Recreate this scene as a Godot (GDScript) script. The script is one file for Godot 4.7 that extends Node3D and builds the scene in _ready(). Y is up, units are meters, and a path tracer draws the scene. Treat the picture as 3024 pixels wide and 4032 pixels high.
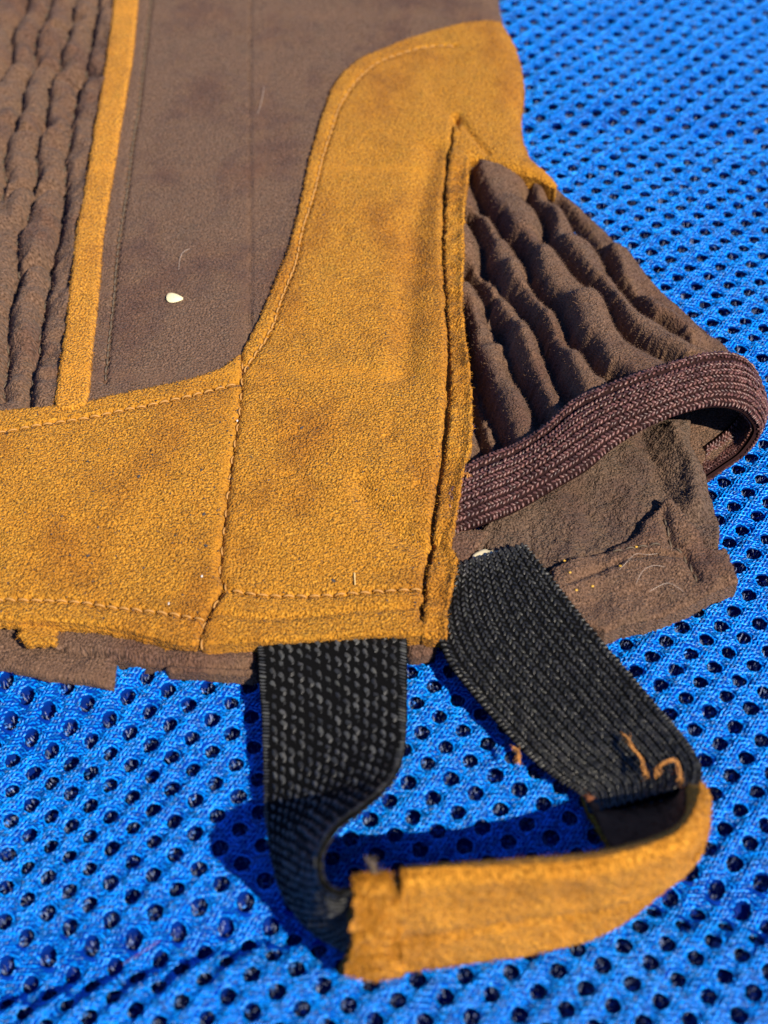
extends Node3D
# A close-up of the foot end of a suede half chap lying on blue spacer mesh.
# Shapes are worked out in centimetres on the plan (x right, y up, z towards the viewer) and scaled to metres when a mesh is committed.

const CM := 0.01
var rng := RandomNumberGenerator.new()
var soft := FastNoiseLite.new()
var fine := FastNoiseLite.new()
var M := {}
var gusset_control := PackedVector3Array([Vector3(2.35, 0.95, -12.15), Vector3(2.96, 0.90, -11.90), Vector3(3.59, 0.85, -11.71), Vector3(4.22, 0.72, -11.47), Vector3(4.88, 0.45, -11.13), Vector3(5.89, 0.35, -9.76), Vector3(6.88, 0.38, -7.64), Vector3(7.84, 0.42, -6.00), Vector3(8.56, 0.70, -4.28), Vector3(8.50, 1.00, -3.57), Vector3(7.36, 1.90, -2.87), Vector3(6.54, 2.05, -2.49), Vector3(5.76, 2.05, -2.16), Vector3(4.93, 1.85, -1.92), Vector3(4.31, 1.60, -1.75), Vector3(3.77, 1.35, -1.24), Vector3(3.14, 1.10, -0.90), Vector3(2.40, 0.95, -0.65), Vector3(1.77, 0.80, -0.22), Vector3(1.60, 0.70, 0.37), Vector3(1.64, 0.72, -0.85), Vector3(1.88, 0.75, -3.20), Vector3(1.90, 0.75, -5.46), Vector3(1.93, 0.78, -8.09), Vector3(2.09, 0.85, -10.52), Vector3(2.55, 1.05, -8.70), Vector3(2.54, 1.10, -5.93), Vector3(2.53, 1.10, -3.47), Vector3(2.45, 1.05, -1.70), Vector3(3.40, 1.20, -8.89), Vector3(3.68, 1.50, -6.33), Vector3(3.86, 1.60, -4.21), Vector3(3.53, 1.40, -2.40), Vector3(4.90, 1.50, -7.04), Vector3(4.95, 1.95, -4.47), Vector3(5.01, 1.95, -2.90), Vector3(4.20, 1.00, -9.72), Vector3(6.17, 1.75, -4.37), Vector3(6.66, 1.90, -3.26), Vector3(5.93, 1.10, -7.52), Vector3(6.87, 1.40, -5.08)])
const HOLE_U := Vector2(0.468, 0.325)
const HOLE_V := Vector2(0.372, -0.392)
const HOLE_R := 0.175
var chap: Node3D
var capsule: ArrayMesh
var blade: ArrayMesh


func _ready() -> void:
	rng.seed = 7
	soft.seed = 3
	soft.frequency = 0.35
	soft.fractal_octaves = 3
	fine.seed = 11
	fine.frequency = 2.2
	fine.fractal_octaves = 3

	# camera: a phone held about 32 cm away, looking down at 50 degrees
	var cam := Camera3D.new()
	cam.name = "camera"
	cam.fov = 40.0
	cam.near = 0.01
	cam.far = 5.0
	var lens := CameraAttributesPhysical.new()
	lens.frustum_focal_length = 32.97
	lens.frustum_focus_distance = 0.325
	lens.frustum_near = 0.01
	lens.frustum_far = 5.0
	lens.exposure_aperture = 9.0
	cam.attributes = lens
	add_child(cam)
	cam.position = Vector3(0, 0.32 * sin(deg_to_rad(50.0)), 0.32 * cos(deg_to_rad(50.0)))
	cam.look_at_from_position(cam.position, Vector3.ZERO, Vector3.UP)
	cam.current = true

	# sky and sun: clear day, low sun from the right and a little in front
	var env := Environment.new()
	env.background_mode = Environment.BG_SKY
	var sky_look := ProceduralSkyMaterial.new()
	sky_look.sky_top_color = Color(0.20, 0.36, 0.66)
	sky_look.sky_horizon_color = Color(0.62, 0.70, 0.80)
	sky_look.ground_bottom_color = Color(0.16, 0.15, 0.13)
	sky_look.ground_horizon_color = Color(0.55, 0.58, 0.60)
	sky_look.sun_angle_max = 1.0
	sky_look.sky_energy_multiplier = 0.88
	var sky := Sky.new()
	sky.sky_material = sky_look
	env.sky = sky
	env.tonemap_mode = Environment.TONE_MAPPER_LINEAR
	env.tonemap_exposure = 1.52
	env.sdfgi_enabled = true
	env.ssao_enabled = true
	env.ssil_enabled = true
	var world := WorldEnvironment.new()
	world.name = "world"
	world.environment = env
	add_child(world)
	var sun := DirectionalLight3D.new()
	sun.name = "sun"
	sun.light_energy = 1.6
	sun.light_color = Color(1.0, 0.95, 0.87)
	sun.light_angular_distance = 0.5
	sun.shadow_enabled = true
	add_child(sun)
	var from := Vector3(0.72, 0.0, 0.69).normalized() * cos(deg_to_rad(46.0)) + Vector3.UP * sin(deg_to_rad(46.0))
	sun.look_at_from_position(from, Vector3.ZERO, Vector3.UP)

	make_materials()
	capsule = make_capsule(5, [[-1.0, 0.0], [-0.72, 0.72], [0.0, 1.0], [0.72, 0.72], [1.0, 0.0]])
	blade = make_capsule(3, [[0.0, 1.0], [0.6, 0.75], [1.0, 0.0]])
	make_fabric()
	make_chap()
	make_litter()


# ---------------------------------------------------------------- materials

func noise_picture(kind: int, frequency: float, octaves: int, side := 1024, seed_value := 1, ramp: Gradient = null, jitter := 1.0) -> NoiseTexture2D:
	var n := FastNoiseLite.new()
	n.noise_type = kind
	n.seed = seed_value
	n.frequency = frequency
	n.fractal_octaves = octaves
	n.fractal_gain = 0.6
	n.cellular_return_type = FastNoiseLite.RETURN_DISTANCE
	n.cellular_jitter = jitter
	var t := NoiseTexture2D.new()
	t.width = side
	t.height = side
	t.seamless = true
	t.seamless_blend_skirt = 0.12
	t.noise = n
	t.generate_mipmaps = false
	if ramp:
		t.color_ramp = ramp
	return t


func ramp_of(stops: Array) -> Gradient:
	var g := Gradient.new()
	var at := PackedFloat32Array()
	var tones := PackedColorArray()
	for s in stops:
		at.append(s[0])
		tones.append(s[1])
	g.offsets = at
	g.colors = tones
	return g


func lin(r: float, g: float, b: float) -> Color:
	return Color(r, g, b).linear_to_srgb()


func suede(dark: Color, mid: Color, light: Color, seed_value: int, bump: float, scale := 0.125) -> StandardMaterial3D:
	var m := StandardMaterial3D.new()
	m.albedo_texture = noise_picture(FastNoiseLite.TYPE_SIMPLEX_SMOOTH, 0.10, 3, 1024, seed_value, ramp_of([[0.23, dark], [0.43, mid], [0.58, mid], [0.82, light]]))
	m.heightmap_enabled = true
	m.heightmap_texture = noise_picture(FastNoiseLite.TYPE_SIMPLEX_SMOOTH, 0.115, 3, 1024, seed_value + 20)
	m.heightmap_scale = bump
	m.uv1_scale = Vector3(scale, scale, scale)
	m.roughness = 0.95
	m.metallic_specular = 0.25
	m.rim_enabled = true
	m.rim = 0.1
	m.rim_tint = 0.7
	m.vertex_color_use_as_albedo = true
	return m


func plain(c: Color, rough: float, spec := 0.5) -> StandardMaterial3D:
	var m := StandardMaterial3D.new()
	m.albedo_color = c
	m.roughness = rough
	m.metallic_specular = spec
	return m


func tinted(c: Color, rough: float, spec := 0.5) -> StandardMaterial3D:
	var m := plain(c, rough, spec)
	m.vertex_color_use_as_albedo = true
	return m


func make_materials() -> void:
	M.ochre = suede(lin(0.13, 0.052, 0.005), lin(0.575, 0.246, 0.024), lin(0.76, 0.39, 0.055), 1, 0.07)
	M.ochre_bright = M.ochre.duplicate()
	M.ochre.albedo_color = lin(0.84, 0.86, 0.84)
	M.brown = suede(lin(0.045, 0.025, 0.015), lin(0.142, 0.082, 0.051), lin(0.25, 0.150, 0.100), 2, 0.06)
	M.brown_draped = M.brown.duplicate()
	M.brown_draped.uv1_triplanar = true
	M.brown_draped.uv1_scale = Vector3(12.5, 12.5, 12.5)
	M.olive = suede(lin(0.045, 0.028, 0.018), lin(0.120, 0.076, 0.052), lin(0.19, 0.125, 0.085), 5, 0.07)
	M.ochre_nap = tinted(lin(0.52, 0.225, 0.020), 0.9, 0.3)
	M.brown_nap = tinted(lin(0.16, 0.094, 0.062), 0.9, 0.3)
	M.russet = plain(lin(0.24, 0.09, 0.04), 0.95, 0.2)
	M.russet_nap = tinted(lin(0.27, 0.105, 0.047), 0.9, 0.2)
	M.olive_nap = tinted(lin(0.14, 0.090, 0.060), 0.9, 0.3)
	M.ochre_thread = plain(lin(0.44, 0.22, 0.05), 0.6)
	M.loose_thread = plain(lin(0.50, 0.22, 0.05), 0.7)
	M.brown_thread = plain(lin(0.10, 0.072, 0.045), 0.6)
	M.black_web = plain(lin(0.003, 0.003, 0.003), 0.9, 0.2)
	M.black_yarn = tinted(lin(0.022, 0.0225, 0.021), 0.42, 0.5)
	M.bind_web = plain(lin(0.020, 0.008, 0.008), 0.8, 0.2)
	M.bind_yarn = tinted(lin(0.095, 0.042, 0.036), 0.40, 0.5)
	M.blue_web = plain(lin(0.0, 0.030, 0.27), 0.8, 0.15)
	M.blue_yarn = tinted(lin(0.0, 0.285, 0.95), 0.32, 0.5)
	M.blue_back = plain(lin(0.0, 0.018, 0.18), 0.8, 0.2)
	M.lower_yarn = tinted(lin(0.03, 0.24, 0.85), 0.4, 0.5)
	M.filament = tinted(lin(0.45, 0.58, 0.90), 0.18, 0.7)
	M.cream = plain(lin(0.55, 0.48, 0.30), 0.8)
	M.seed = plain(lin(0.80, 0.72, 0.42), 0.6)
	M.straw = plain(lin(0.75, 0.52, 0.20), 0.6)
	M.crumb = plain(lin(0.65, 0.38, 0.05), 0.8)
	M.pale_hair = plain(lin(0.45, 0.36, 0.29), 0.4)
	M.red_hair = plain(lin(0.25, 0.06, 0.03), 0.4)
	M.speck = plain(lin(0.05, 0.045, 0.045), 0.9)
	M.fleck = plain(lin(0.75, 0.70, 0.62), 0.8)


# ---------------------------------------------------------------- nodes

func thing(called: String, label: String, category: String, at: Vector3, group := "") -> Node3D:
	var o := Node3D.new()
	o.name = called
	add_child(o, true)
	o.position = at
	tag(o, label, category, group)
	return o


func tag(o: Node3D, label: String, category: String, group := "") -> void:
	o.set_meta("label", label)
	o.set_meta("category", category)
	if group:
		o.set_meta("group", group)


func spot(n: Node3D) -> Vector3:
	# where a node stands; read before anything is drawn
	var at := Vector3.ZERO
	var k: Node = n
	while k is Node3D and k != self:
		at += (k as Node3D).position
		k = k.get_parent()
	return at


func put(called: String, mesh: Mesh, mat: Material, parent: Node3D) -> MeshInstance3D:
	var o := MeshInstance3D.new()
	o.name = called
	o.mesh = mesh
	o.material_override = mat
	parent.add_child(o, true)
	if parent != self:
		o.position = -spot(parent)
	return o


func number(i: int) -> String:
	return "" if i == 0 else "_%03d" % i


func scatter(called: String, mesh: Mesh, mat: Material, places: Array, tones: PackedColorArray, parent: Node3D) -> MultiMeshInstance3D:
	var mm := MultiMesh.new()
	mm.transform_format = MultiMesh.TRANSFORM_3D
	mm.use_colors = true
	mm.mesh = mesh
	mm.instance_count = places.size()
	for i in places.size():
		mm.set_instance_transform(i, places[i])
		mm.set_instance_color(i, tones[i])
	var o := MultiMeshInstance3D.new()
	o.name = called
	o.multimesh = mm
	o.material_override = mat
	o.set_meta("kind", "stuff")
	parent.add_child(o, true)
	if parent != self:
		o.position = -spot(parent)
	return o


# ---------------------------------------------------------------- small meshes

func make_capsule(sides: int, rings: Array) -> ArrayMesh:
	# a little spindle along +z, unit length and unit radius
	var v := PackedVector3Array()
	var n := PackedVector3Array()
	var ix := PackedInt32Array()
	for r in rings.size():
		for s in sides:
			var a := TAU * s / sides
			var w: float = rings[r][1]
			v.append(Vector3(cos(a) * w, sin(a) * w, rings[r][0]))
			n.append(Vector3(cos(a), sin(a), rings[r][0] * 0.6).normalized())
	for r in rings.size() - 1:
		for s in sides:
			var a := r * sides + s
			var b := r * sides + (s + 1) % sides
			ix.append_array([a, a + sides, b, b, a + sides, b + sides])
	return arrays(v, n, PackedVector2Array(), ix)


func arrays(v: PackedVector3Array, n: PackedVector3Array, uv: PackedVector2Array, ix: PackedInt32Array, tone := PackedColorArray()) -> ArrayMesh:
	var a := []
	a.resize(Mesh.ARRAY_MAX)
	a[Mesh.ARRAY_VERTEX] = v
	if n.size():
		a[Mesh.ARRAY_NORMAL] = n
	if uv.size():
		a[Mesh.ARRAY_TEX_UV] = uv
	if tone.size():
		a[Mesh.ARRAY_COLOR] = tone
	a[Mesh.ARRAY_INDEX] = ix
	var m := ArrayMesh.new()
	m.add_surface_from_arrays(Mesh.PRIMITIVE_TRIANGLES, a)
	return m


func smooth_normals(v: PackedVector3Array, ix: PackedInt32Array) -> PackedVector3Array:
	var n := PackedVector3Array()
	n.resize(v.size())
	for t in range(0, ix.size(), 3):
		var a := ix[t]
		var b := ix[t + 1]
		var c := ix[t + 2]
		var f := (v[c] - v[a]).cross(v[b] - v[a])
		n[a] += f
		n[b] += f
		n[c] += f
	for i in n.size():
		n[i] = n[i].normalized()
	return n


func tube(line: PackedVector3Array, r0: float, r1: float, sides := 7, wobble := 0.0) -> ArrayMesh:
	# line and radii in cm; ends taper
	var pts := curve3(line, maxi(2, int(24.0 / line.size()) + 2))
	var v := PackedVector3Array()
	var ix := PackedInt32Array()
	var side := Vector3.RIGHT
	for i in pts.size():
		var d := (pts[mini(i + 1, pts.size() - 1)] - pts[maxi(i - 1, 0)]).normalized()
		side = (side - d * side.dot(d))
		side = side.normalized() if side.length() > 0.05 else d.cross(Vector3(0.3, 0.7, 0.2)).normalized()
		var up := d.cross(side)
		var t := float(i) / (pts.size() - 1)
		var r := lerpf(r0, r1, t) * (1.0 + wobble * sin(i * 1.9)) * sqrt(maxf(0.02, 1.0 - pow(absf(2.0 * t - 1.0), 8.0)))
		for s in sides:
			var a := TAU * s / sides
			v.append((pts[i] + side * cos(a) * r + up * sin(a) * r) * CM)
	for i in pts.size() - 1:
		for s in sides:
			var a := i * sides + s
			var b := i * sides + (s + 1) % sides
			ix.append_array([a, a + sides, b, b, a + sides, b + sides])
	return arrays(v, smooth_normals(v, ix), PackedVector2Array(), ix)


func strand(line: PackedVector3Array, r: float) -> ArrayMesh:
	# a frayed thread: plies twisted round each other, a few of them loose at the ends
	var st := SurfaceTool.new()
	st.begin(Mesh.PRIMITIVE_TRIANGLES)
	var pts := curve3(line, 5)
	for k in 7:
		var ply := PackedVector3Array()
		for i in pts.size():
			var t := float(i) / (pts.size() - 1)
			var open := 1.0 + 2.2 * pow(absf(2.0 * t - 1.0), 4.0)
			var a := TAU * k / 7.0 + i * 0.9
			ply.append(pts[i] + Vector3(cos(a), sin(a * 1.3 + k), sin(a)) * r * (0.9 if k < 4 else 1.5) * open)
		st.append_from(tube(ply, r * (0.75 if k < 4 else 0.22), r * (0.5 if k < 4 else 0.15), 5, 0.2), 0, Transform3D.IDENTITY)
	return st.commit()


func curve3(p: PackedVector3Array, per: int) -> PackedVector3Array:
	var out := PackedVector3Array()
	for i in p.size() - 1:
		for k in per:
			out.append(p[i].cubic_interpolate(p[i + 1], p[maxi(i - 1, 0)], p[mini(i + 2, p.size() - 1)], float(k) / per))
	out.append(p[p.size() - 1])
	return out


func curve2(p: PackedVector2Array, step: float, ragged := 0.0) -> PackedVector2Array:
	var out := PackedVector2Array()
	for i in p.size() - 1:
		var per := maxi(1, int(p[i].distance_to(p[i + 1]) / step))
		for k in per:
			out.append(p[i].cubic_interpolate(p[i + 1], p[maxi(i - 1, 0)], p[mini(i + 2, p.size() - 1)], float(k) / per))
	out.append(p[p.size() - 1])
	if ragged > 0.0:
		for i in out.size():
			out[i] += Vector2(fine.get_noise_2dv(out[i] * 2.0), fine.get_noise_2dv(out[i] * 2.0 + Vector2(40, 9))) * ragged
	return out


func loop2(p: PackedVector2Array, step: float, ragged: float) -> PackedVector2Array:
	# a closed outline with its bends rounded a little and its cut edge made uneven
	var out := PackedVector2Array()
	var n := p.size()
	for i in n:
		var a := p[i]
		var b := p[(i + 1) % n]
		var c := p[(i + n - 1) % n]
		var e := p[(i + 2) % n]
		var per := maxi(1, int(a.distance_to(b) / step))
		for k in per:
			var t := float(k) / per
			out.append(a.cubic_interpolate(b, c, e, t).lerp(a.lerp(b, t), 0.45))
	for i in out.size():
		var q := out[i]
		out[i] = q + Vector2(fine.get_noise_2d(q.x * 2.0, q.y * 2.0), fine.get_noise_2d(q.x * 2.0 + 40.0, q.y * 2.0 + 9.0)) * ragged
	return out


# ---------------------------------------------------------------- sheets of leather

class Sheet:
	# a piece of leather laid over something: a plan outline filled with a grid, heights from a function, grooves pressed in
	var outline: PackedVector2Array
	var cell: float
	var origin: Vector2
	var nx: int
	var nz: int
	var inside: PackedFloat32Array  # distance to the edge, negative outside
	var near: PackedVector2Array
	var h: PackedFloat32Array
	var spots: PackedInt32Array

	func _init(p: PackedVector2Array, c: float, height: Callable) -> void:
		outline = p
		cell = c
		var lo := p[0]
		var hi := p[0]
		for q in p:
			lo = Vector2(minf(lo.x, q.x), minf(lo.y, q.y))
			hi = Vector2(maxf(hi.x, q.x), maxf(hi.y, q.y))
		origin = lo - Vector2(c, c) * 1.5
		nx = int((hi.x - lo.x) / c) + 5
		nz = int((hi.y - lo.y) / c) + 5
		var far := PackedFloat32Array()
		far.resize(nx * nz)
		far.fill(9.0)
		near.resize(nx * nz)
		var n := p.size()
		for i in n:
			reach(p[i], p[(i + 1) % n], 0.4, far, true)
		inside.resize(nx * nz)
		h.resize(nx * nz)
		for j in nz:
			var z := origin.y + j * c
			var cuts := PackedFloat32Array()
			for i in n:
				var a := p[i]
				var b := p[(i + 1) % n]
				if (a.y > z) != (b.y > z):
					cuts.append(a.x + (z - a.y) / (b.y - a.y) * (b.x - a.x))
			cuts.sort()
			var k := 0
			for i in nx:
				var x := origin.x + i * c
				while k < cuts.size() and cuts[k] < x:
					k += 1
				var at := j * nx + i
				inside[at] = far[at] if k % 2 == 1 else -far[at]
				if inside[at] > -2.0 * c:
					h[at] = height.call(Vector2(x, z))

	func reach(a: Vector2, b: Vector2, r: float, far: PackedFloat32Array, keep: bool) -> void:
		var i0 := maxi(0, int((minf(a.x, b.x) - r - origin.x) / cell))
		var i1 := mini(nx - 1, int((maxf(a.x, b.x) + r - origin.x) / cell) + 1)
		var j0 := maxi(0, int((minf(a.y, b.y) - r - origin.y) / cell))
		var j1 := mini(nz - 1, int((maxf(a.y, b.y) + r - origin.y) / cell) + 1)
		var ab := b - a
		var l2 := maxf(ab.length_squared(), 1e-9)
		for j in range(j0, j1 + 1):
			for i in range(i0, i1 + 1):
				var q := origin + Vector2(i, j) * cell
				var t := clampf((q - a).dot(ab) / l2, 0.0, 1.0)
				var c := a + ab * t
				var d := q.distance_to(c)
				var at := j * nx + i
				if d < far[at]:
					far[at] = d
					if keep:
						near[at] = c

	func stamp(line: PackedVector2Array, depth: float, width: float, rounded := false) -> void:
		# a groove of that depth, or (rounded) a rolled edge that drops by that depth at the line
		var far := PackedFloat32Array()
		far.resize(nx * nz)
		far.fill(9.0)
		for i in line.size() - 1:
			reach(line[i], line[i + 1], width * (1.0 if rounded else 2.4), far, false)
		for at in nx * nz:
			var d := far[at]
			if rounded:
				if d < width:
					h[at] -= depth * (1.0 - sqrt(maxf(0.0, 1.0 - (1.0 - d / width) ** 2)))
			elif d < width * 2.4:
				h[at] -= depth * exp(-(d / width) ** 2)

	func fold(line: PackedVector2Array, depth: float, before: float, after: float, power := 2.0) -> void:
		# a pleat's valley: a long slope on the line's right-hand side as it runs, a steep one on its left
		var far := PackedFloat32Array()
		far.resize(nx * nz)
		far.fill(9.0)
		var width := PackedFloat32Array()
		width.resize(nx * nz)
		for k in line.size() - 1:
			var a := line[k]
			var b := line[k + 1]
			var r := maxf(before, after) * 2.2
			var ab := b - a
			var l2 := maxf(ab.length_squared(), 1e-9)
			for j in range(maxi(0, int((minf(a.y, b.y) - r - origin.y) / cell)), mini(nz - 1, int((maxf(a.y, b.y) + r - origin.y) / cell) + 1) + 1):
				for i in range(maxi(0, int((minf(a.x, b.x) - r - origin.x) / cell)), mini(nx - 1, int((maxf(a.x, b.x) + r - origin.x) / cell) + 1) + 1):
					var q := origin + Vector2(i, j) * cell
					var d := q.distance_to(a + ab * clampf((q - a).dot(ab) / l2, 0.0, 1.0))
					var at := j * nx + i
					if d < far[at]:
						far[at] = d
						width[at] = before if ab.cross(q - a) > 0.0 else after
		for at in nx * nz:
			if far[at] < 3.0:
				h[at] -= depth * exp(-pow(far[at] / width[at], power))

	func pierce(line: PackedVector2Array, step: float, depth: float, r: float) -> void:
		# needle holes along a seam, one where each stitch ends
		var run := step * 0.5
		for k in line.size() - 1:
			run += line[k].distance_to(line[k + 1])
			if run < step:
				continue
			run -= step
			var c := (line[k] - origin) / cell
			for j in range(maxi(0, int(c.y) - 4), mini(nz, int(c.y) + 6)):
				for i in range(maxi(0, int(c.x) - 4), mini(nx, int(c.x) + 6)):
					var d := c.distance_to(Vector2(i, j)) * cell
					h[j * nx + i] -= depth * exp(-(d / r) ** 2)

	func round_edge(r: float) -> void:
		for at in nx * nz:
			var d := maxf(inside[at], 0.0)
			if d < r and inside[at] > -2.0 * cell:
				h[at] -= r * (1.0 - sqrt(maxf(0.0, 1.0 - (1.0 - d / r) ** 2)))

	func top(q: Vector2) -> float:
		var f := (q - origin) / cell
		var i := clampi(int(f.x), 0, nx - 2)
		var j := clampi(int(f.y), 0, nz - 2)
		var u := f.x - i
		var v := f.y - j
		var sum := 0.0
		var weight := 0.0
		for k in 4:
			var at := (j + k / 2) * nx + i + k % 2
			if inside[at] > -1.4 * cell:
				var w := (u if k % 2 else 1.0 - u) * (v if k > 1 else 1.0 - v) + 1e-4
				sum += h[at] * w
				weight += w
		return sum / weight if weight > 0.0 else 0.0

	func up(q: Vector2) -> Vector3:
		var e := cell
		return Vector3(top(q - Vector2(e, 0)) - top(q + Vector2(e, 0)), 2.0 * e, top(q - Vector2(0, e)) - top(q + Vector2(0, e))).normalized()


func commit(s: Sheet, thick: float) -> ArrayMesh:
	var id := PackedInt32Array()
	id.resize(s.nx * s.nz)
	id.fill(-1)
	var v := PackedVector3Array()
	var uv := PackedVector2Array()
	var ix := PackedInt32Array()
	var snap := 0.72 * s.cell
	for j in s.nz:
		for i in s.nx:
			var at := j * s.nx + i
			var d := s.inside[at]
			if d < -snap:
				continue
			var q := s.origin + Vector2(i, j) * s.cell
			if absf(d) <= snap * 0.7 or d < 0.0:
				q = s.near[at]
			else:
				s.spots.append(at)
			id[at] = v.size()
			v.append(Vector3(q.x, s.h[at], q.y) * CM)
			uv.append(q)
	for j in s.nz - 1:
		for i in s.nx - 1:
			var at := j * s.nx + i
			var a := id[at]
			var b := id[at + 1]
			var c := id[at + s.nx]
			var e := id[at + s.nx + 1]
			if a >= 0 and b >= 0 and c >= 0:
				ix.append_array([a, b, c])
				if e >= 0:
					ix.append_array([b, e, c])
			elif b >= 0 and c >= 0 and e >= 0:
				ix.append_array([b, e, c])
			elif a >= 0 and b >= 0 and e >= 0:
				ix.append_array([a, b, e])
			elif a >= 0 and c >= 0 and e >= 0:
				ix.append_array([a, e, c])
	# the cut edge, down by the thickness of the leather
	var first := v.size()
	var n := s.outline.size()
	for k in n:
		var q := s.outline[k]
		var y := s.top(q) + 0.004
		for r in 4:
			var out := fine.get_noise_3d(q.x * 3.0, r * 2.0, q.y * 3.0) * 0.02
			v.append(Vector3(q.x + out * 0.7, y - thick * r / 3.0, q.y + out) * CM)
			uv.append(q + Vector2(0.0, r * thick / 3.0))
	for k in n:
		var a := first + k * 4
		var b := first + (k + 1) % n * 4
		for r in 3:
			ix.append_array([a + r, b + r, a + r + 1, b + r, b + r + 1, a + r + 1])
	var tone := PackedColorArray()
	for q in uv:
		tone.append(wear(q))
	return arrays(v, smooth_normals(v, ix), uv, ix, tone)


func wear(q: Vector2) -> Color:
	# the hide's own uneven dye: broad yellower and redder areas, small rubbed spots
	var a := soft.get_noise_2d(q.x * 0.9 + 31.0, q.y * 0.6)
	var b := soft.get_noise_2d(q.x * 3.5, q.y * 3.5 + 17.0)
	var t := 0.96 + 0.36 * a + 0.24 * b
	return Color(t * (1.0 - 0.06 * a), t * (1.0 + 0.10 * a), t * (1.0 - 0.15 * b))


func nap(s: Sheet, called: String, mat: Material, per_cm2: float, length: float, lean: Vector3, parent: Node3D, edge_only := false) -> void:
	# short fibres standing off the leather, more of them along the cut edge
	var places := []
	var tones := PackedColorArray()
	if not edge_only:
		var count := int(s.spots.size() * s.cell * s.cell * per_cm2)
		for k in count:
			var at := s.spots[rng.randi() % s.spots.size()]
			var q := s.origin + Vector2(at % s.nx, at / s.nx) * s.cell + Vector2(rng.randf() - 0.5, rng.randf() - 0.5) * s.cell
			fibre(places, tones, Vector3(q.x, s.top(q) - 0.006, q.y), (s.up(q) * rng.randf_range(0.25, 0.9) + lean + scattered(0.6)).normalized(), length)
	for k in s.outline.size():
		var a := s.outline[k]
		var b := s.outline[(k + 1) % s.outline.size()]
		var side := Vector3(b.y - a.y, 0, a.x - b.x).normalized()
		for r in int(a.distance_to(b) * 26.0 + rng.randf()):
			var q := a.lerp(b, rng.randf())
			var d := (side * rng.randf_range(-1.0, 1.0) + scattered(0.8) + Vector3.UP * 0.25).normalized()
			fibre(places, tones, Vector3(q.x, s.top(q) - rng.randf() * 0.07, q.y), d, length * 1.15)
	scatter(called, blade, mat, places, tones, parent)


func scattered(r: float) -> Vector3:
	return Vector3(rng.randf() - 0.5, rng.randf() - 0.5, rng.randf() - 0.5) * 2.0 * r


func fibre(places: Array, tones: PackedColorArray, at: Vector3, d: Vector3, length: float) -> void:
	var side := d.cross(Vector3(0.31, 0.2, 0.93)).normalized()
	var thin := rng.randf_range(0.004, 0.0085) * CM
	var l := length * rng.randf_range(0.5, 1.3) * CM
	places.append(Transform3D(Basis(side * thin, d.cross(side) * thin, d * l), at * CM))
	var t := rng.randf_range(0.6, 1.15)
	tones.append(Color(t, t * rng.randf_range(0.93, 1.05), t * rng.randf_range(0.85, 1.1)))


func sew(s: Sheet, line: PackedVector2Array, mat: Material, parent: Node3D, step := 0.27, radius := 0.024) -> void:
	# a lockstitch seam: each stitch dips into the leather at both ends
	var pts := curve2(line, 0.02)
	var mesh := M.get("stitch") as ArrayMesh
	if mesh == null:
		var arc := PackedVector3Array()
		for k in 7:
			var t := k / 6.0 * 2.0 - 1.0
			arc.append(Vector3(0, 0.028 - 0.055 * t * t, t * 0.115))
		mesh = tube(arc, radius, radius, 6, 0.12)
		M.stitch = mesh
	var run := 0.0
	for i in pts.size() - 1:
		run += pts[i].distance_to(pts[i + 1])
		if run < step:
			continue
		run -= step
		var d2 := (pts[i + 1] - pts[maxi(i - 3, 0)]).normalized()
		var q := pts[i]
		var d := Vector3(d2.x, 0, d2.y)
		var u := s.up(q)
		d = (d - u * d.dot(u)).normalized().rotated(u, rng.randf_range(-0.22, 0.06))
		var o := put("stitch", mesh, mat, parent)
		o.transform = Transform3D(Basis(u.cross(d), u, d), Vector3(q.x, s.top(q) + 0.012, q.y) * CM - spot(parent))


# ---------------------------------------------------------------- bands of webbing and leather

class Band:
	var pos: PackedVector3Array
	var ns: int
	var nw: int
	var run: PackedFloat32Array
	var width: float
	var relief: Callable
	var face := 1.0

	func at(s: float, w: float) -> Vector3:
		var fs := clampf(s, 0.0, 1.0) * (ns - 1)
		var fw := clampf(w, 0.0, 1.0) * (nw - 1)
		var i := mini(int(fs), ns - 2)
		var j := mini(int(fw), nw - 2)
		var a := pos[i * nw + j].lerp(pos[i * nw + j + 1], fw - j)
		var b := pos[(i + 1) * nw + j].lerp(pos[(i + 1) * nw + j + 1], fw - j)
		return a.lerp(b, fs - i)

	func along(s: float, w: float) -> Vector3:
		return (at(s + 0.006, w) - at(s - 0.006, w)).normalized()

	func across(s: float, w: float) -> Vector3:
		return (at(s, w + 0.02) - at(s, w - 0.02)).normalized()

	func out(s: float, w: float) -> Vector3:
		return along(s, w).cross(across(s, w)).normalized()

	func length() -> float:
		return run[ns - 1]


func band(rails: Array, per: int, nw: int) -> Band:
	var lines := []
	for r in rails:
		lines.append(curve3(r, per))
	var b := Band.new()
	b.ns = lines[0].size()
	b.nw = nw
	b.run.resize(b.ns)
	for i in b.ns:
		for j in nw:
			var t := float(j) / (nw - 1)
			var p: Vector3
			if lines.size() == 2:
				p = lines[0][i].lerp(lines[1][i], t)
			else:
				var mid: Vector3 = lines[1][i] * 2.0 - (lines[0][i] + lines[2][i]) * 0.5
				p = lines[0][i].lerp(mid, t).lerp(mid.lerp(lines[2][i], t), t)
			b.pos.append(p)
		b.run[i] = 0.0 if i == 0 else b.run[i - 1] + b.pos[i * nw + nw / 2].distance_to(b.pos[(i - 1) * nw + nw / 2])
	b.width = 0.0
	var m := b.ns / 2 * nw
	for j in nw - 1:
		b.width += b.pos[m + j].distance_to(b.pos[m + j + 1])
	return b


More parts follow.
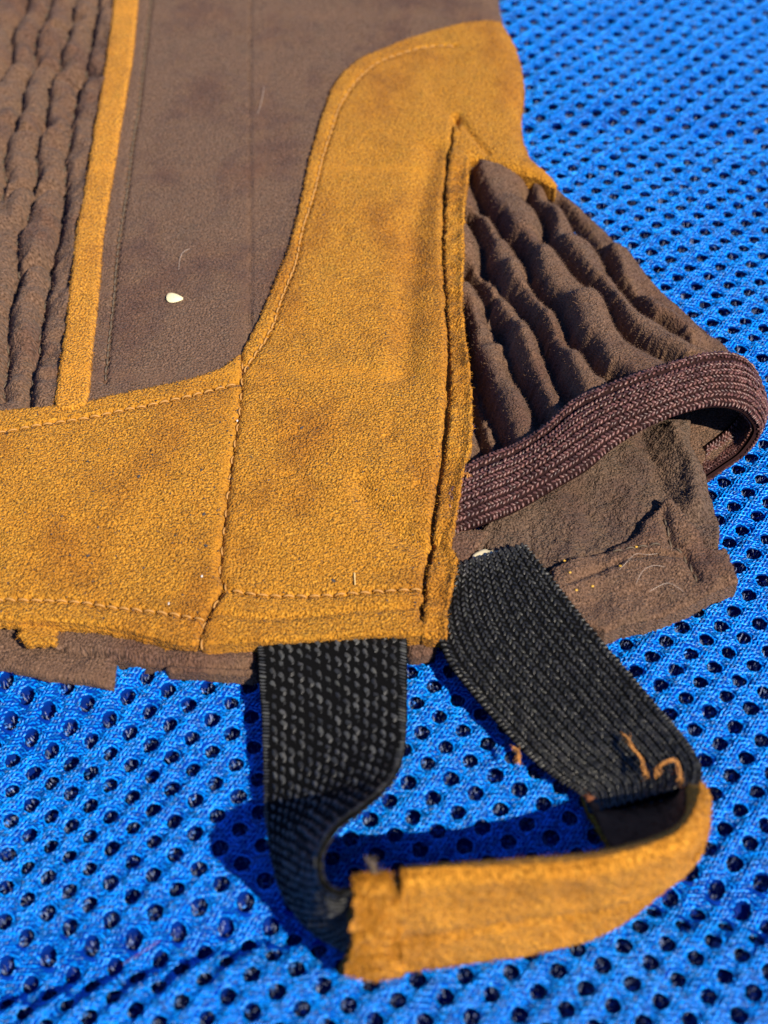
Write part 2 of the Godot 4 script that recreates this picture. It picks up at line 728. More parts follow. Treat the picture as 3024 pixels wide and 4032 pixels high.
func band_mesh(b: Band, thick: float, relief: Callable, flip := 1.0, ragged := 0.0) -> ArrayMesh:
	# a closed band: face, back and rounded edges
	var v := PackedVector3Array()
	var uv := PackedVector2Array()
	var ix := PackedInt32Array()
	var around := b.nw * 2
	b.relief = relief
	b.face = flip
	for i in b.ns:
		var s := float(i) / (b.ns - 1)
		for k in around:
			var front := k < b.nw
			var j := k if front else around - 1 - k
			var w := float(j) / (b.nw - 1)
			var n := b.out(s, w) * flip
			var t := thick * 0.5 * sqrt(maxf(0.0, 1.0 - pow(absf(2.0 * w - 1.0), 14.0)))
			var extra: float = relief.call(b.run[i], w * b.width) if front else 0.0
			var pull := Vector3.ZERO
			if ragged > 0.0:
				var near_end := exp(-mini(i, b.ns - 1 - i) / 2.0)
				pull = b.along(s, w) * ragged * near_end * (0.4 * fine.get_noise_2d(w * 2.2, i * 0.02) + 0.6 * soft.get_noise_2d(w * 5.0, 5.0 if i < 4 else 9.0))
				extra += ragged * near_end * 0.7 * soft.get_noise_2d(w * 8.0, 30.0)
			v.append((b.pos[i * b.nw + j] + pull + n * (t + extra if front else -t)) * CM)
			uv.append(Vector2(b.run[i], w * b.width + (0.0 if front else 7.0)))
	for i in b.ns - 1:
		for k in around:
			var a := i * around + k
			var c := i * around + (k + 1) % around
			if flip > 0.0:
				ix.append_array([a, c, a + around, c, c + around, a + around])
			else:
				ix.append_array([a, a + around, c, c, a + around, c + around])
	for e in 2:
		var base := (b.ns - 1) * around * e
		for k in b.nw - 1:
			var q := [base + k, base + k + 1, base + around - 1 - k, base + around - 2 - k]
			ix.append_array([q[0], q[2], q[1], q[1], q[2], q[3]])
	var tone := PackedColorArray()
	for q in uv:
		tone.append(Color.WHITE.lerp(wear(q), 0.45))
	return arrays(v, smooth_normals(v, ix), uv, ix, tone)


func weave(b: Band, called: String, mat: Material, columns: int, step: float, tilt: float, long: float, wide: float, lift: float, parent: Node3D, flip := 1.0, twill := false) -> void:
	# rows of knitted loops, leaning one way in one column and the other way in the next
	var places := []
	var tones := PackedColorArray()
	var rows := int(b.length() / step)
	for c in columns:
		var w0 := (c + 0.5) / columns if twill else (c / 2 + 0.5 + (c % 2 - 0.5) * 0.38) / (columns / 2)
		var shade := rng.randf_range(0.85, 1.1) * (2.6 if twill else 1.15)
		for r in rows:
			var s := (r + (fposmod(0.45 * c, 1.0) if twill else 0.5 * (c % 2)) + rng.randf_range(-0.12, 0.12)) / rows
			var w := w0 + rng.randf_range(-0.08, 0.08) / columns
			if s > 0.999:
				continue
			var n := b.out(s, w) * flip
			var edge := c == 0 or c == columns - 1
			var lean := tilt * (1.0 if c % 2 or twill else -1.0) + rng.randf_range(-0.15, 0.15)
			if edge:
				lean = 1.25
			var d := b.along(s, w).rotated(n, lean)
			d = (d + n * rng.randf_range(-0.25, 0.40)).normalized()
			var side := n.cross(d).normalized()
			var up := d.cross(side)
			var e := lift * sqrt(maxf(0.05, 1.0 - pow(absf(2.0 * w - 1.0), 10.0))) + rng.randf_range(-0.006, 0.010)
			var k := rng.randf_range(0.85, 1.2)
			e += (b.relief.call(s * b.length(), w * b.width) if b.relief.is_valid() and flip * b.face > 0.0 else 0.0)
			places.append(Transform3D(Basis(side * wide * CM * k, up * wide * CM * k, d * long * CM), (b.at(s, w) + n * e) * CM))
			var t := shade * rng.randf_range(0.4, 1.5)
			tones.append(Color(t, t * rng.randf_range(0.95, 1.0), t * rng.randf_range(0.86, 1.0)))
			if twill and not edge:
				# each knot is a small bundle of fibres, with a second leg crossing under it and sunk yarn between the knots
				for m in 2:
					var shift := side * (m * 2 - 1) * wide * 1.05
					places.append(Transform3D(Basis(side * wide * 0.8 * CM, up * wide * 0.8 * CM, (d + scattered(0.12)) * long * rng.randf_range(0.7, 1.0) * CM), (b.at(s, w) + n * (e - 0.012) + shift + d * rng.randf_range(-0.02, 0.02)) * CM))
					tones.append(Color(t, t, t) * rng.randf_range(0.5, 1.3))
				var f := b.along(s, w).rotated(n, -lean * 1.4)
				var g := n.cross(f).normalized()
				for m in 2:
					places.append(Transform3D(Basis(g * wide * CM, f.cross(g) * wide * CM, f * long * 0.8 * CM), (b.at(s + (0.05 + 0.035 * m) / b.length(), w + 0.035 / b.width) + n * (e - 0.022)) * CM))
					tones.append(Color(t, t, t) * rng.randf_range(0.4, 1.0))
				places.append(Transform3D(Basis(side * wide * 1.6 * CM, up * wide * CM, d * long * 0.9 * CM), (b.at(s + 0.10 / b.length(), w) + n * (e - 0.05)) * CM))
				tones.append(Color(0.2, 0.2, 0.2))
			elif twill:
				for m in 3:
					var along := s + 0.059 * (m + 1) / b.length()
					places.append(Transform3D(Basis(side * wide * CM, up * wide * CM, d * long * CM), (b.at(along, w) + n * (e - 0.01)) * CM))
					tones.append(Color(t, t, t) * rng.randf_range(0.4, 1.0))
	scatter(called, capsule, mat, places, tones, parent)


func band_nap(b: Band, called: String, mat: Material, count: int, lift: float, length: float, parent: Node3D, flip := 1.0) -> void:
	var places := []
	var tones := PackedColorArray()
	for k in count:
		var s := rng.randf()
		var w := rng.randf()
		if k % 4 == 0:
			w = [0.0, 1.0][k / 4 % 2] + rng.randf_range(-0.012, 0.012)
		var n := b.out(s, w) * flip
		var l := lift * sqrt(maxf(0.0, 1.0 - pow(absf(2.0 * clampf(w, 0.0, 1.0) - 1.0), 14.0)))
		fibre(places, tones, b.at(s, w) + n * (l - 0.008), (n * rng.randf_range(0.2, 0.9) + scattered(0.75)).normalized(), length)
	scatter(called, blade, mat, places, tones, parent)


# ---------------------------------------------------------------- the blue mesh fabric

var creases := [PackedVector2Array([Vector2(-13, 10.8), Vector2(-6.9, 10.4), Vector2(-4.18, 10.2), Vector2(-2.1, 9.75), Vector2(1.0, 9.3), Vector2(4.9, 9.0), Vector2(7.0, 9.5), Vector2(12, 10.2)]), PackedVector2Array([Vector2(2, -14.6), Vector2(4.1, -14.9), Vector2(7.8, -15.1), Vector2(11.2, -14.3), Vector2(16, -13.6)])]


func to_line(q: Vector2, line: PackedVector2Array) -> float:
	var best := 99.0
	for i in line.size() - 1:
		var ab := line[i + 1] - line[i]
		var t := clampf((q - line[i]).dot(ab) / ab.length_squared(), 0.0, 1.0)
		best = minf(best, q.distance_squared_to(line[i] + ab * t))
	return sqrt(best)


func ground(q: Vector2) -> float:
	var y := soft.get_noise_2d(q.x * 0.5, q.y * 0.5) * 0.16 - 0.1
	var a := to_line(q, creases[0])
	y -= 0.60 * exp(-(a / 0.5) ** 2)
	if q.y < -11.0:
		var c := to_line(q, creases[1])
		y -= 0.22 * exp(-(c / 0.7) ** 2)
	var lat := hole_of(q)
	y -= 0.042 * (1.0 + 0.8 * soft.get_noise_2d(q.x * 0.6 + 90.0, q.y * 0.6)) * cos(lat.x * TAU)
	var left := maxf(0.0, -1.5 - q.x) * smoothstep(3.0, 6.0, q.y)
	return y - minf(left * left * 0.034, 1.1)


func hole_of(q: Vector2) -> Vector2:
	# lattice coordinates of the nearest hole
	var det := HOLE_U.x * HOLE_V.y - HOLE_U.y * HOLE_V.x
	var a := (q.x * HOLE_V.y - q.y * HOLE_V.x) / det
	var b := (HOLE_U.x * q.y - HOLE_U.y * q.x) / det
	return Vector2(a, b)


func hole_at(i: int, j: int) -> Vector2:
	var q := HOLE_U * i + HOLE_V * j
	return q + Vector2(fine.get_noise_2d(i * 3.1, j * 2.7), fine.get_noise_2d(i * 2.9 + 50.0, j * 3.3)) * 0.05


func half_width(z: float) -> float:
	return 9.95 - z * 0.1757


func in_reach(q: Vector2, extra: float) -> bool:
	return q.y > -22.5 - extra and q.y < 11.9 + extra and absf(q.x) < half_width(q.y) + extra


func make_fabric() -> void:
	var f := thing("mesh_fabric", "bright blue spacer mesh fabric with round holes under the half chap", "fabric", Vector3.ZERO)
	f.set_meta("kind", "structure")
	var cover := PackedVector2Array([Vector2(-3.74, 4.13), Vector2(-3.69, 3.52), Vector2(-3.35, 2.68), Vector2(-3.49, 2.33), Vector2(-3.48, 1.43), Vector2(-3.46, 0.20), Vector2(-3.42, -0.79), Vector2(-3.36, -2.24), Vector2(-3.37, -3.16), Vector2(-3.38, -3.66), Vector2(-3.45, -4.26), Vector2(-3.32, -4.62), Vector2(-3.08, -5.45), Vector2(-2.75, -6.93), Vector2(-2.46, -8.30), Vector2(-2.23, -10.23), Vector2(-2.05, -12.09), Vector2(-1.78, -13.96), Vector2(-1.55, -15.34), Vector2(-1.23, -16.18), Vector2(-0.76, -16.92), Vector2(-0.01, -17.54), Vector2(0.70, -18.05), Vector2(1.77, -18.62), Vector2(2.87, -19.01), Vector2(3.45, -19.10), Vector2(3.62, -19.25), Vector2(3.90, -18.73), Vector2(4.09, -17.95), Vector2(4.19, -16.83), Vector2(4.17, -15.73), Vector2(4.00, -14.56), Vector2(3.97, -13.32), Vector2(4.16, -12.24), Vector2(4.52, -11.71), Vector2(4.76, -11.31), Vector2(4.68, -10.90), Vector2(4.33, -11.20), Vector2(3.82, -11.45), Vector2(3.32, -11.65), Vector2(2.82, -11.96), Vector2(2.50, -12.08), Vector2(2.34, -11.91), Vector2(2.01, -9.76), Vector2(1.92, -7.86), Vector2(1.82, -6.07), Vector2(1.86, -4.64), Vector2(1.94, -3.02), Vector2(1.86, -1.17), Vector2(1.69, -0.61), Vector2(1.56, 0.25), Vector2(1.50, 0.75), Vector2(1.33, 1.48), Vector2(1.46, 1.96), Vector2(1.35, 2.61), Vector2(1.23, 3.20), Vector2(1.17, 3.85), Vector2(1.20, 3.92), Vector2(0.47, 3.90), Vector2(-0.09, 3.90), Vector2(-1.71, 4.01), Vector2(-2.84, 4.07)])
	var deep := Geometry2D.offset_polygon(cover, -1.2)
	var deep_poly: PackedVector2Array = deep[0] if deep.size() else PackedVector2Array()
	var front := PackedVector2Array([Vector2(-8.52, -22.98), Vector2(-4.32, -22.98), Vector2(-4.22, -20.42), Vector2(-3.79, -13.04), Vector2(-3.40, -7.09), Vector2(-3.18, -2.79), Vector2(-5.66, -1.74), Vector2(-7.30, -1.31), Vector2(-7.99, -6.82), Vector2(-8.27, -13.82)])
	var v := PackedVector3Array()
	var ix := PackedInt32Array()
	var back := PackedVector3Array()
	var back_ix := PackedInt32Array()
	var places := []
	var tones := PackedColorArray()
	var floor_places := []
	var floor_tones := PackedColorArray()
	var ring_places := []
	var ring_tones := PackedColorArray()
	# one cell of fabric round each hole: shoulder, rim and wall
	var rings := [[1.0, 0.0], [0.62, 0.012], [0.3, 0.004], [0.04, -0.02], [0.0, -0.045], [0.2, -0.07], [0.6, -0.09]]
	const SIDES := 16
	for i in range(-60, 61):
		for j in range(-60, 61):
			var c := hole_at(i, j)
			if not in_reach(c, 3.0):
				continue
			var first := v.size()
			var r0 := HOLE_R * (1.0 + 0.10 * fine.get_noise_2d(i * 7.0, j * 5.0))
			for k in rings.size():
				for s in SIDES:
					var a := TAU * s / SIDES
					var edge := square(s / float(SIDES))
					var rim := c + Vector2(cos(a), sin(a)) * r0
					var outer := HOLE_U * (i + edge.x * 0.5) + HOLE_V * (j + edge.y * 0.5)
					var n := (outer - HOLE_U * i - HOLE_V * j).angle()
					rim = c + Vector2(cos(n), sin(n)) * r0
					var t: float = rings[k][0]
					var q := rim.lerp(outer, t) if t >= 0.0 else c + (rim - c) * (1.0 - t * -1.0)
					var y: float = ground(q if k < 4 else c) + rings[k][1]
					v.append(Vector3(q.x, y, q.y) * CM)
			for k in rings.size() - 1:
				for s in SIDES:
					var a := first + k * SIDES + s
					var b := first + k * SIDES + (s + 1) % SIDES
					ix.append_array([a, b, a + SIDES, b, b + SIDES, a + SIDES])
			# the ring of stitches that edges the hole
			if in_reach(c, 1.0) and not Geometry2D.is_point_in_polygon(c, deep_poly) and not (c.y < -2.0 and Geometry2D.is_point_in_polygon(c, front)) and not (c.x < -7.0 and c.y < 3.0):
				for k in 14:
					var a := TAU * (k + rng.randf_range(-0.2, 0.2)) / 14.0
					var out := Vector3(cos(a), 0, sin(a))
					var d := Vector3(-sin(a), rng.randf_range(-0.25, 0.25), cos(a)) + out * rng.randf_range(-0.35, 0.35)
					d = d.normalized()
					var side := Vector3.UP.cross(d).normalized()
					var q := c + Vector2(cos(a), sin(a)) * (r0 * rng.randf_range(0.99, 1.06))
					ring_places.append(Transform3D(Basis(side * 0.021 * CM, d.cross(side) * 0.021 * CM, d * 0.052 * CM), Vector3(q.x, ground(q) - rng.randf_range(-0.008, 0.022), q.y) * CM))
					var t := rng.randf_range(0.6, 1.2)
					ring_tones.append(Color(t, t, t))
			# the lower face's own stitches, seen at the bottom of the hole
			if in_reach(c, 0.6):
				for k in 20:
					var a := rng.randf() * TAU
					var q := c + Vector2(cos(a), sin(a)) * HOLE_R * sqrt(rng.randf()) * 1.5
					var d := Vector3(1.0, rng.randf_range(-0.2, 0.2), rng.randf_range(-0.9, 0.6)).normalized()
					var side := Vector3.UP.cross(d).normalized()
					floor_places.append(Transform3D(Basis(side * 0.022 * CM, d.cross(side) * 0.022 * CM, d * 0.05 * CM), Vector3(q.x, ground(c) - rng.randf_range(0.24, 0.30), q.y) * CM))
					var t := rng.randf_range(0.1, 1.3)
					floor_tones.append(Color(t, t, t))
			# monofilaments that hold the two faces of the fabric apart, seen down the hole
			if in_reach(c, 0.6):
				for k in 20:
					var a := rng.randf() * TAU
					var r := r0 * rng.randf_range(0.35, 1.02)
					var lean := Vector3(rng.randf_range(-0.3, 0.3), 1.0, rng.randf_range(-0.3, 0.3)).normalized()
					var at := Vector3(c.x + cos(a) * r, ground(c) - rng.randf_range(0.10, 0.28), c.y + sin(a) * r)
					var side := lean.cross(Vector3(cos(a), 0.1, sin(a))).normalized()
					var thin := rng.randf_range(0.005, 0.009) * CM
					places.append(Transform3D(Basis(side * thin, lean.cross(side) * thin, lean * rng.randf_range(0.07, 0.15) * CM), at * CM))
					var t := rng.randf_range(0.2, 1.2)
					tones.append(Color(t, t, t))
	put("upper_face", arrays(v, smooth_normals(v, ix), PackedVector2Array(), ix), M.blue_web, f)
	scatter("lower_stitches", capsule, M.lower_yarn, floor_places, floor_tones, f)
	scatter("filaments", capsule, M.filament, places, tones, f)
	# the lower face, a knitted sheet some 3 mm down
	for j in range(-54, 34):
		for i in range(-36, 37):
			var q := Vector2(i, j) * 0.5
			back.append(Vector3(q.x, ground(q) - 0.32, q.y) * CM)
	for j in 87:
		for i in 72:
			var a := j * 73 + i
			back_ix.append_array([a, a + 1, a + 73, a + 1, a + 74, a + 73])
	put("lower_face", arrays(back, smooth_normals(back, back_ix), PackedVector2Array(), back_ix), M.blue_back, f)

	# knitted stitches over the upper face
	places = ring_places
	tones = ring_tones
	const ROW := 0.053
	const COL := 0.088
	var row := 0
	var z := -23.5
	while z < 13.0:
		row += 1
		z += ROW
		var half := half_width(z) + 1.2
		var x := -half + (row % 2) * COL * 0.5
		while x < half:
			x += COL
			var q := Vector2(x, z) + Vector2(rng.randf() - 0.5, rng.randf() - 0.5) * 0.016
			var lat := hole_of(q)
			var ci := roundi(lat.x)
			var cj := roundi(lat.y)
			var best := 9.0
			var c := Vector2.ZERO
			for di in range(-1, 2):
				for dj in range(-1, 2):
					var g := hole_at(ci + di, cj + dj)
					var dd := g.distance_to(q)
					if dd < best:
						best = dd
						c = g
			if best < HOLE_R * 1.10:
				continue
			if Geometry2D.is_point_in_polygon(q, deep_poly) or (q.y < -2.0 and Geometry2D.is_point_in_polygon(q, front)) or (q.x < -7.0 and q.y < 3.0):
				continue
			var y := ground(q)
			var gx := (ground(q + Vector2(0.05, 0)) - y) / 0.05
			var gz := (ground(q + Vector2(0, 0.05)) - y) / 0.05
			var shoulder := clampf((best - HOLE_R) / 0.06, 0.0, 1.0)
			y += lerpf(-0.018, 0.020, shoulder) + rng.randf_range(-0.014, 0.014)
			var n := Vector3(-gx, 1.0, -gz)
			n += Vector3(c.x - q.x, 0, c.y - q.y).normalized() * 0.55 * (1.0 - shoulder)
			n = n.normalized()
			# wales run to the right; loops lean in pairs and bend round the holes
			var around := Vector2(-(q.y - c.y), q.x - c.x).normalized()
			if around.x < 0.0:
				around = -around
			var dir := Vector2(0.88, -0.48).lerp(around, clampf(1.3 - best / 0.30, 0.0, 0.85)).rotated((0.42 if row % 2 else -0.42) + rng.randf_range(-0.2, 0.2))
			var d := Vector3(dir.x, rng.randf_range(-0.30, 0.40), dir.y)
			d = (d - n * n.dot(d) * 0.45).normalized()
			var side := n.cross(d).normalized()
			var k := rng.randf_range(0.8, 1.15)
			places.append(Transform3D(Basis(side * 0.0205 * CM * k, d.cross(side) * 0.0205 * CM * k, d * 0.054 * CM), Vector3(q.x, y, q.y) * CM))
			var t := rng.randf_range(0.3, 1.25)
			tones.append(Color(t, t, t))
	scatter("knit_stitches", capsule, M.blue_yarn, places, tones, f)


func square(t: float) -> Vector2:
	# a point of the square's edge, once round from t = 0 to 1
	var a := fposmod(t, 1.0) * 4.0
	if a < 1.0:
		return Vector2(1.0, lerpf(-1.0, 1.0, a))
	if a < 2.0:
		return Vector2(lerpf(1.0, -1.0, a - 1.0), 1.0)
	if a < 3.0:
		return Vector2(-1.0, lerpf(1.0, -1.0, a - 2.0))
	return Vector2(lerpf(-1.0, 1.0, a - 3.0), -1.0)


# ---------------------------------------------------------------- the half chap

func body(q: Vector2) -> float:
	return 0.85 - 0.25 * smoothstep(-1.0, 3.2, q.y) + soft.get_noise_2d(q.x * 0.7, q.y * 0.7) * 0.06


func body_skin(q: Vector2) -> float:
	return body(q) + fine.get_noise_2d(q.x * 1.5, q.y * 1.5) * 0.012


func quilt(q: Vector2) -> float:
	return body(q) + 0.02 + soft.get_noise_2d(q.x * 2.6 + 7.0, q.y * 2.2) * 0.22 + fine.get_noise_2d(q.x * 0.8, q.y * 0.8) * 0.03


func over(q: Vector2) -> float:
	# rough-sided split leather, its grain coarser towards the worn lower hem
	var coarse := smoothstep(-9.0, 1.5, q.y)
	return body_skin(q) + 0.12 + fine.get_noise_2d(q.x * 6.5, q.y * 6.5) * lerpf(0.008, 0.030, coarse)


func gusset_height(q: Vector2) -> float:
	var sum := 0.0
	var weight := 1e-6
	for p in gusset_control:
		var w := exp(-q.distance_squared_to(Vector2(p.x, p.z)) / 0.42)
		sum += w * p.y
		weight += w
	return sum / weight + soft.get_noise_2d(q.x * 1.2, q.y * 1.2) * 0.05 + fine.get_noise_2d(q.x * 1.3, q.y * 1.3) * 0.016


func flap_height(q: Vector2) -> float:
	return 0.34 + soft.get_noise_2d(q.x * 1.6 + 3.0, q.y * 1.6) * 0.14 + fine.get_noise_2d(q.x * 2.2, q.y * 2.2) * 0.055


func hem_height(q: Vector2) -> float:
	return 0.58 + soft.get_noise_2d(q.x * 1.6 + 9.0, q.y * 1.6) * 0.16 + fine.get_noise_2d(q.x * 2.0, q.y * 2.0) * 0.03


func flat(y: float) -> Callable:
	return func(q: Vector2) -> float: return y + soft.get_noise_2d(q.x * 2.0, q.y * 2.0) * 0.08 + fine.get_noise_2d(q.x, q.y) * 0.015


func none(_s: float, _w: float) -> float:
	return 0.0


func suede_relief(s: float, w: float) -> float:
	return fine.get_noise_2d(s * 1.6, w * 1.6) * 0.05 + soft.get_noise_2d(s * 2.0, w * 2.0) * 0.05


func cover_relief(s: float, w: float) -> float:
	# a long fold runs down the middle of the strap's cover
	return suede_relief(s, w) - 0.10 * exp(-((w - 1.55) / 0.10) ** 2) + 0.05 * exp(-((w - 1.25) / 0.25) ** 2)


func make_chap() -> void:
	chap = thing("half_chap", "brown suede half chap with ochre suede trim and black elastic foot strap", "half chap", Vector3(0, 0, -0.03))
	var right_edge := PackedVector2Array([Vector2(3.58, -24.00), Vector2(3.68, -21.37), Vector2(3.76, -19.59), Vector2(3.90, -18.79), Vector2(4.10, -18.02), Vector2(4.20, -16.89), Vector2(4.17, -15.80), Vector2(4.00, -14.62), Vector2(3.98, -13.38), Vector2(4.17, -12.29), Vector2(4.52, -11.76), Vector2(4.84, -11.20)])
	var lean := Vector3(-0.2, 0, 0.35)

	# lower layers first
	for piece in [["back_hem", PackedVector2Array([Vector2(-8.92, 3.16), Vector2(-8.14, 3.16), Vector2(-6.92, 3.43), Vector2(-5.64, 3.55), Vector2(-5.52, 3.88), Vector2(-5.58, 4.22), Vector2(-5.59, 4.70), Vector2(-6.17, 4.63), Vector2(-6.95, 4.51), Vector2(-7.85, 4.25), Vector2(-8.74, 4.11)]), 0.12, 0.12], ["lining_edge", PackedVector2Array([Vector2(-6.99, 3.41), Vector2(-5.32, 3.53), Vector2(-4.34, 3.71), Vector2(-2.89, 3.71), Vector2(-2.60, 3.71), Vector2(-2.62, 4.11), Vector2(-2.63, 4.57), Vector2(-3.60, 4.54), Vector2(-4.46, 4.46), Vector2(-4.57, 4.30), Vector2(-5.05, 4.23), Vector2(-5.49, 4.14), Vector2(-6.52, 3.98), Vector2(-7.02, 3.82)]), 0.34, 0.3], ["lining_tab", PackedVector2Array([Vector2(0.45, 3.62), Vector2(1.12, 3.58), Vector2(1.02, 4.07), Vector2(0.60, 4.18), Vector2(0.46, 4.08)]), 0.36, 0.25]]:
		var s := Sheet.new(loop2(piece[1], 0.06, 0.025), 0.045, flat(piece[2]))
		if piece[0] == "lining_edge":
			s.stamp(curve2(PackedVector2Array([Vector2(-6.71, 4.00), Vector2(-5.44, 4.15), Vector2(-4.57, 4.28), Vector2(-3.61, 4.37), Vector2(-2.64, 4.39)]), 0.05), 0.16, 0.07)
		s.round_edge(0.14)
		var o := put(piece[0], commit(s, piece[3]), M.brown, chap)
		nap(s, "nap", M.brown_nap, 150.0, 0.06, lean, o)

	var lining := Sheet.new(loop2(PackedVector2Array([Vector2(5.47, -2.00), Vector2(6.38, -3.22), Vector2(7.36, -3.85), Vector2(8.29, -4.01), Vector2(8.75, -3.69), Vector2(8.79, -3.06), Vector2(8.41, -2.30), Vector2(7.82, -1.63), Vector2(7.44, -1.27), Vector2(6.88, -1.12)]), 0.06, 0.02), 0.05, flat(0.10))
	nap(lining, "nap", M.brown_nap, 100.0, 0.06, lean, put("gusset_lining", commit(lining, 0.1), M.brown, chap))
	var flap := Sheet.new(loop2(PackedVector2Array([Vector2(2.16, 0.77), Vector2(2.82, 0.10), Vector2(4.48, -1.02), Vector2(5.44, -2.04), Vector2(6.53, -2.94), Vector2(7.30, -2.94), Vector2(7.14, -1.74), Vector2(7.20, -1.45), Vector2(7.40, -0.73), Vector2(7.38, -0.42), Vector2(7.44, 0.17), Vector2(7.46, 0.76), Vector2(7.33, 1.37), Vector2(7.02, 1.94), Vector2(5.70, 2.07), Vector2(4.20, 2.07), Vector2(3.02, 1.75), Vector2(2.33, 1.49)]), 0.06, 0.03), 0.045, flap_height)
	flap.stamp(curve2(PackedVector2Array([Vector2(6.10, -2.17), Vector2(6.13, -1.74), Vector2(6.29, -1.17), Vector2(6.37, -0.56), Vector2(6.39, -0.10)]), 0.05), 0.13, 0.20)
	flap.stamp(curve2(PackedVector2Array([Vector2(6.77, -2.13), Vector2(6.89, -1.71), Vector2(7.04, -1.08), Vector2(7.04, -0.54), Vector2(6.99, 0.15)]), 0.05), -0.34, 0.26)
	flap.stamp(curve2(PackedVector2Array([Vector2(3.10, 0.52), Vector2(3.23, 0.92), Vector2(3.24, 1.45)]), 0.05), 0.05, 0.05)
	flap.round_edge(0.1)
	var flap_node := put("back_flap", commit(flap, 0.3), M.olive, chap)
	nap(flap, "nap", M.olive_nap, 220.0, 0.065, lean, flap_node)

	var hem := Sheet.new(loop2(PackedVector2Array([Vector2(3.64, 2.00), Vector2(4.47, 1.68), Vector2(4.83, 1.56), Vector2(5.21, 1.30), Vector2(5.61, 1.03), Vector2(5.68, 0.81), Vector2(5.79, 0.67), Vector2(6.08, 0.41), Vector2(6.33, 0.12), Vector2(6.44, 0.16), Vector2(6.67, 0.57), Vector2(6.96, 1.11), Vector2(7.05, 1.40), Vector2(7.29, 1.45), Vector2(7.48, 1.42), Vector2(7.50, 2.02), Vector2(7.59, 2.40), Vector2(7.43, 2.46), Vector2(6.62, 2.86), Vector2(5.90, 3.22), Vector2(5.09, 3.51), Vector2(4.57, 3.70), Vector2(4.06, 3.44), Vector2(3.63, 2.84)]), 0.05, 0.05), 0.045, hem_height)
	hem.stamp(curve2(PackedVector2Array([Vector2(6.22, 0.45), Vector2(6.26, 1.00), Vector2(6.30, 1.33), Vector2(6.53, 1.64), Vector2(6.70, 2.33)]), 0.05), 0.16, 0.09)
	hem.stamp(curve2(PackedVector2Array([Vector2(3.96, 2.43), Vector2(4.40, 2.20), Vector2(5.00, 1.93), Vector2(5.54, 1.68), Vector2(6.03, 1.69), Vector2(6.52, 1.74)]), 0.05), 0.10, 0.08)
	hem.stamp(curve2(PackedVector2Array([Vector2(4.84, 1.60), Vector2(5.46, 1.47), Vector2(6.02, 1.40)]), 0.05), 0.04, 0.05)
	hem.round_edge(0.08)
	var hem_node := put("flap_hem", commit(hem, 0.5), M.brown, chap)
	nap(hem, "nap", M.brown_nap, 200.0, 0.065, lean, hem_node)
	sew(hem, PackedVector2Array([Vector2(4.84, 1.60), Vector2(5.46, 1.47), Vector2(6.02, 1.40)]), M.brown_thread, hem_node)
	sew(hem, PackedVector2Array([Vector2(6.22, 0.45), Vector2(6.26, 1.00), Vector2(6.30, 1.33), Vector2(6.53, 1.64), Vector2(6.70, 2.33)]), M.brown_thread, hem_node)

	var corner := Sheet.new(loop2(PackedVector2Array([Vector2(1.23, 1.05), Vector2(1.74, 0.91), Vector2(2.30, 0.98), Vector2(2.10, 1.37), Vector2(1.91, 1.68), Vector2(1.73, 1.88), Vector2(1.59, 2.20), Vector2(1.42, 2.94), Vector2(1.18, 2.94)]), 0.05, 0.04), 0.045, flat(0.58))
	corner.round_edge(0.08)
	nap(corner, "nap", M.brown_nap, 180.0, 0.065, lean, put("corner_lining", commit(corner, 0.3), M.brown, chap))
	var cream := Sheet.new(loop2(PackedVector2Array([Vector2(1.91, 1.74), Vector2(2.08, 1.58), Vector2(2.36, 1.62), Vector2(2.67, 1.68), Vector2(2.60, 1.82), Vector2(2.00, 1.90)]), 0.05, 0.03), 0.04, flat(0.64))
	cream.round_edge(0.05)
	put("pale_lining", commit(cream, 0.08), M.cream, chap).set_meta("label", "pale cream sliver of lining above the strap end")

	straps()

	# main panels
	var quilted := Sheet.new(loop2(PackedVector2Array([Vector2(-14.26, -22.98), Vector2(-8.61, -22.98), Vector2(-8.41, -20.42), Vector2(-8.23, -16.89), Vector2(-8.14, -13.82), Vector2(-8.04, -11.13), Vector2(-7.99, -8.94), Vector2(-7.87, -6.82), Vector2(-7.73, -4.77), Vector2(-7.60, -2.61), Vector2(-9.83, -2.33)]), 0.08, 0.01), 0.05, quilt)
	for line in [PackedVector2Array([Vector2(-11.47, -21.25), Vector2(-11.36, -20.14), Vector2(-11.56, -18.94), Vector2(-11.32, -17.27), Vector2(-11.53, -16.16)]), PackedVector2Array([Vector2(-10.69, -21.25), Vector2(-10.63, -20.14), Vector2(-10.75, -18.16), Vector2(-10.53, -17.14), Vector2(-10.71, -16.16), Vector2(-10.58, -14.39), Vector2(-10.71, -12.61), Vector2(-10.49, -11.55), Vector2(-10.48, -10.62)]), PackedVector2Array([Vector2(-9.84, -21.25), Vector2(-9.83, -20.14), Vector2(-9.80, -18.94), Vector2(-9.88, -17.77), Vector2(-9.80, -17.02), Vector2(-9.95, -16.16), Vector2(-9.76, -13.82), Vector2(-9.83, -13.04), Vector2(-9.63, -11.55), Vector2(-9.57, -10.22), Vector2(-9.70, -8.94), Vector2(-9.46, -7.54), Vector2(-9.40, -6.82), Vector2(-9.43, -5.95), Vector2(-9.24, -4.69), Vector2(-9.07, -2.94)]), PackedVector2Array([Vector2(-9.14, -21.25), Vector2(-9.07, -20.14), Vector2(-9.05, -18.41), Vector2(-8.97, -17.27), Vector2(-9.02, -15.68), Vector2(-9.08, -14.85), Vector2(-8.95, -13.49), Vector2(-8.95, -12.61), Vector2(-8.80, -11.13), Vector2(-8.65, -9.92), Vector2(-8.64, -8.56), Vector2(-8.67, -8.00), Vector2(-8.59, -6.91), Vector2(-8.56, -5.95), Vector2(-8.46, -4.74), Vector2(-8.48, -4.04), Vector2(-8.37, -2.64)])]:
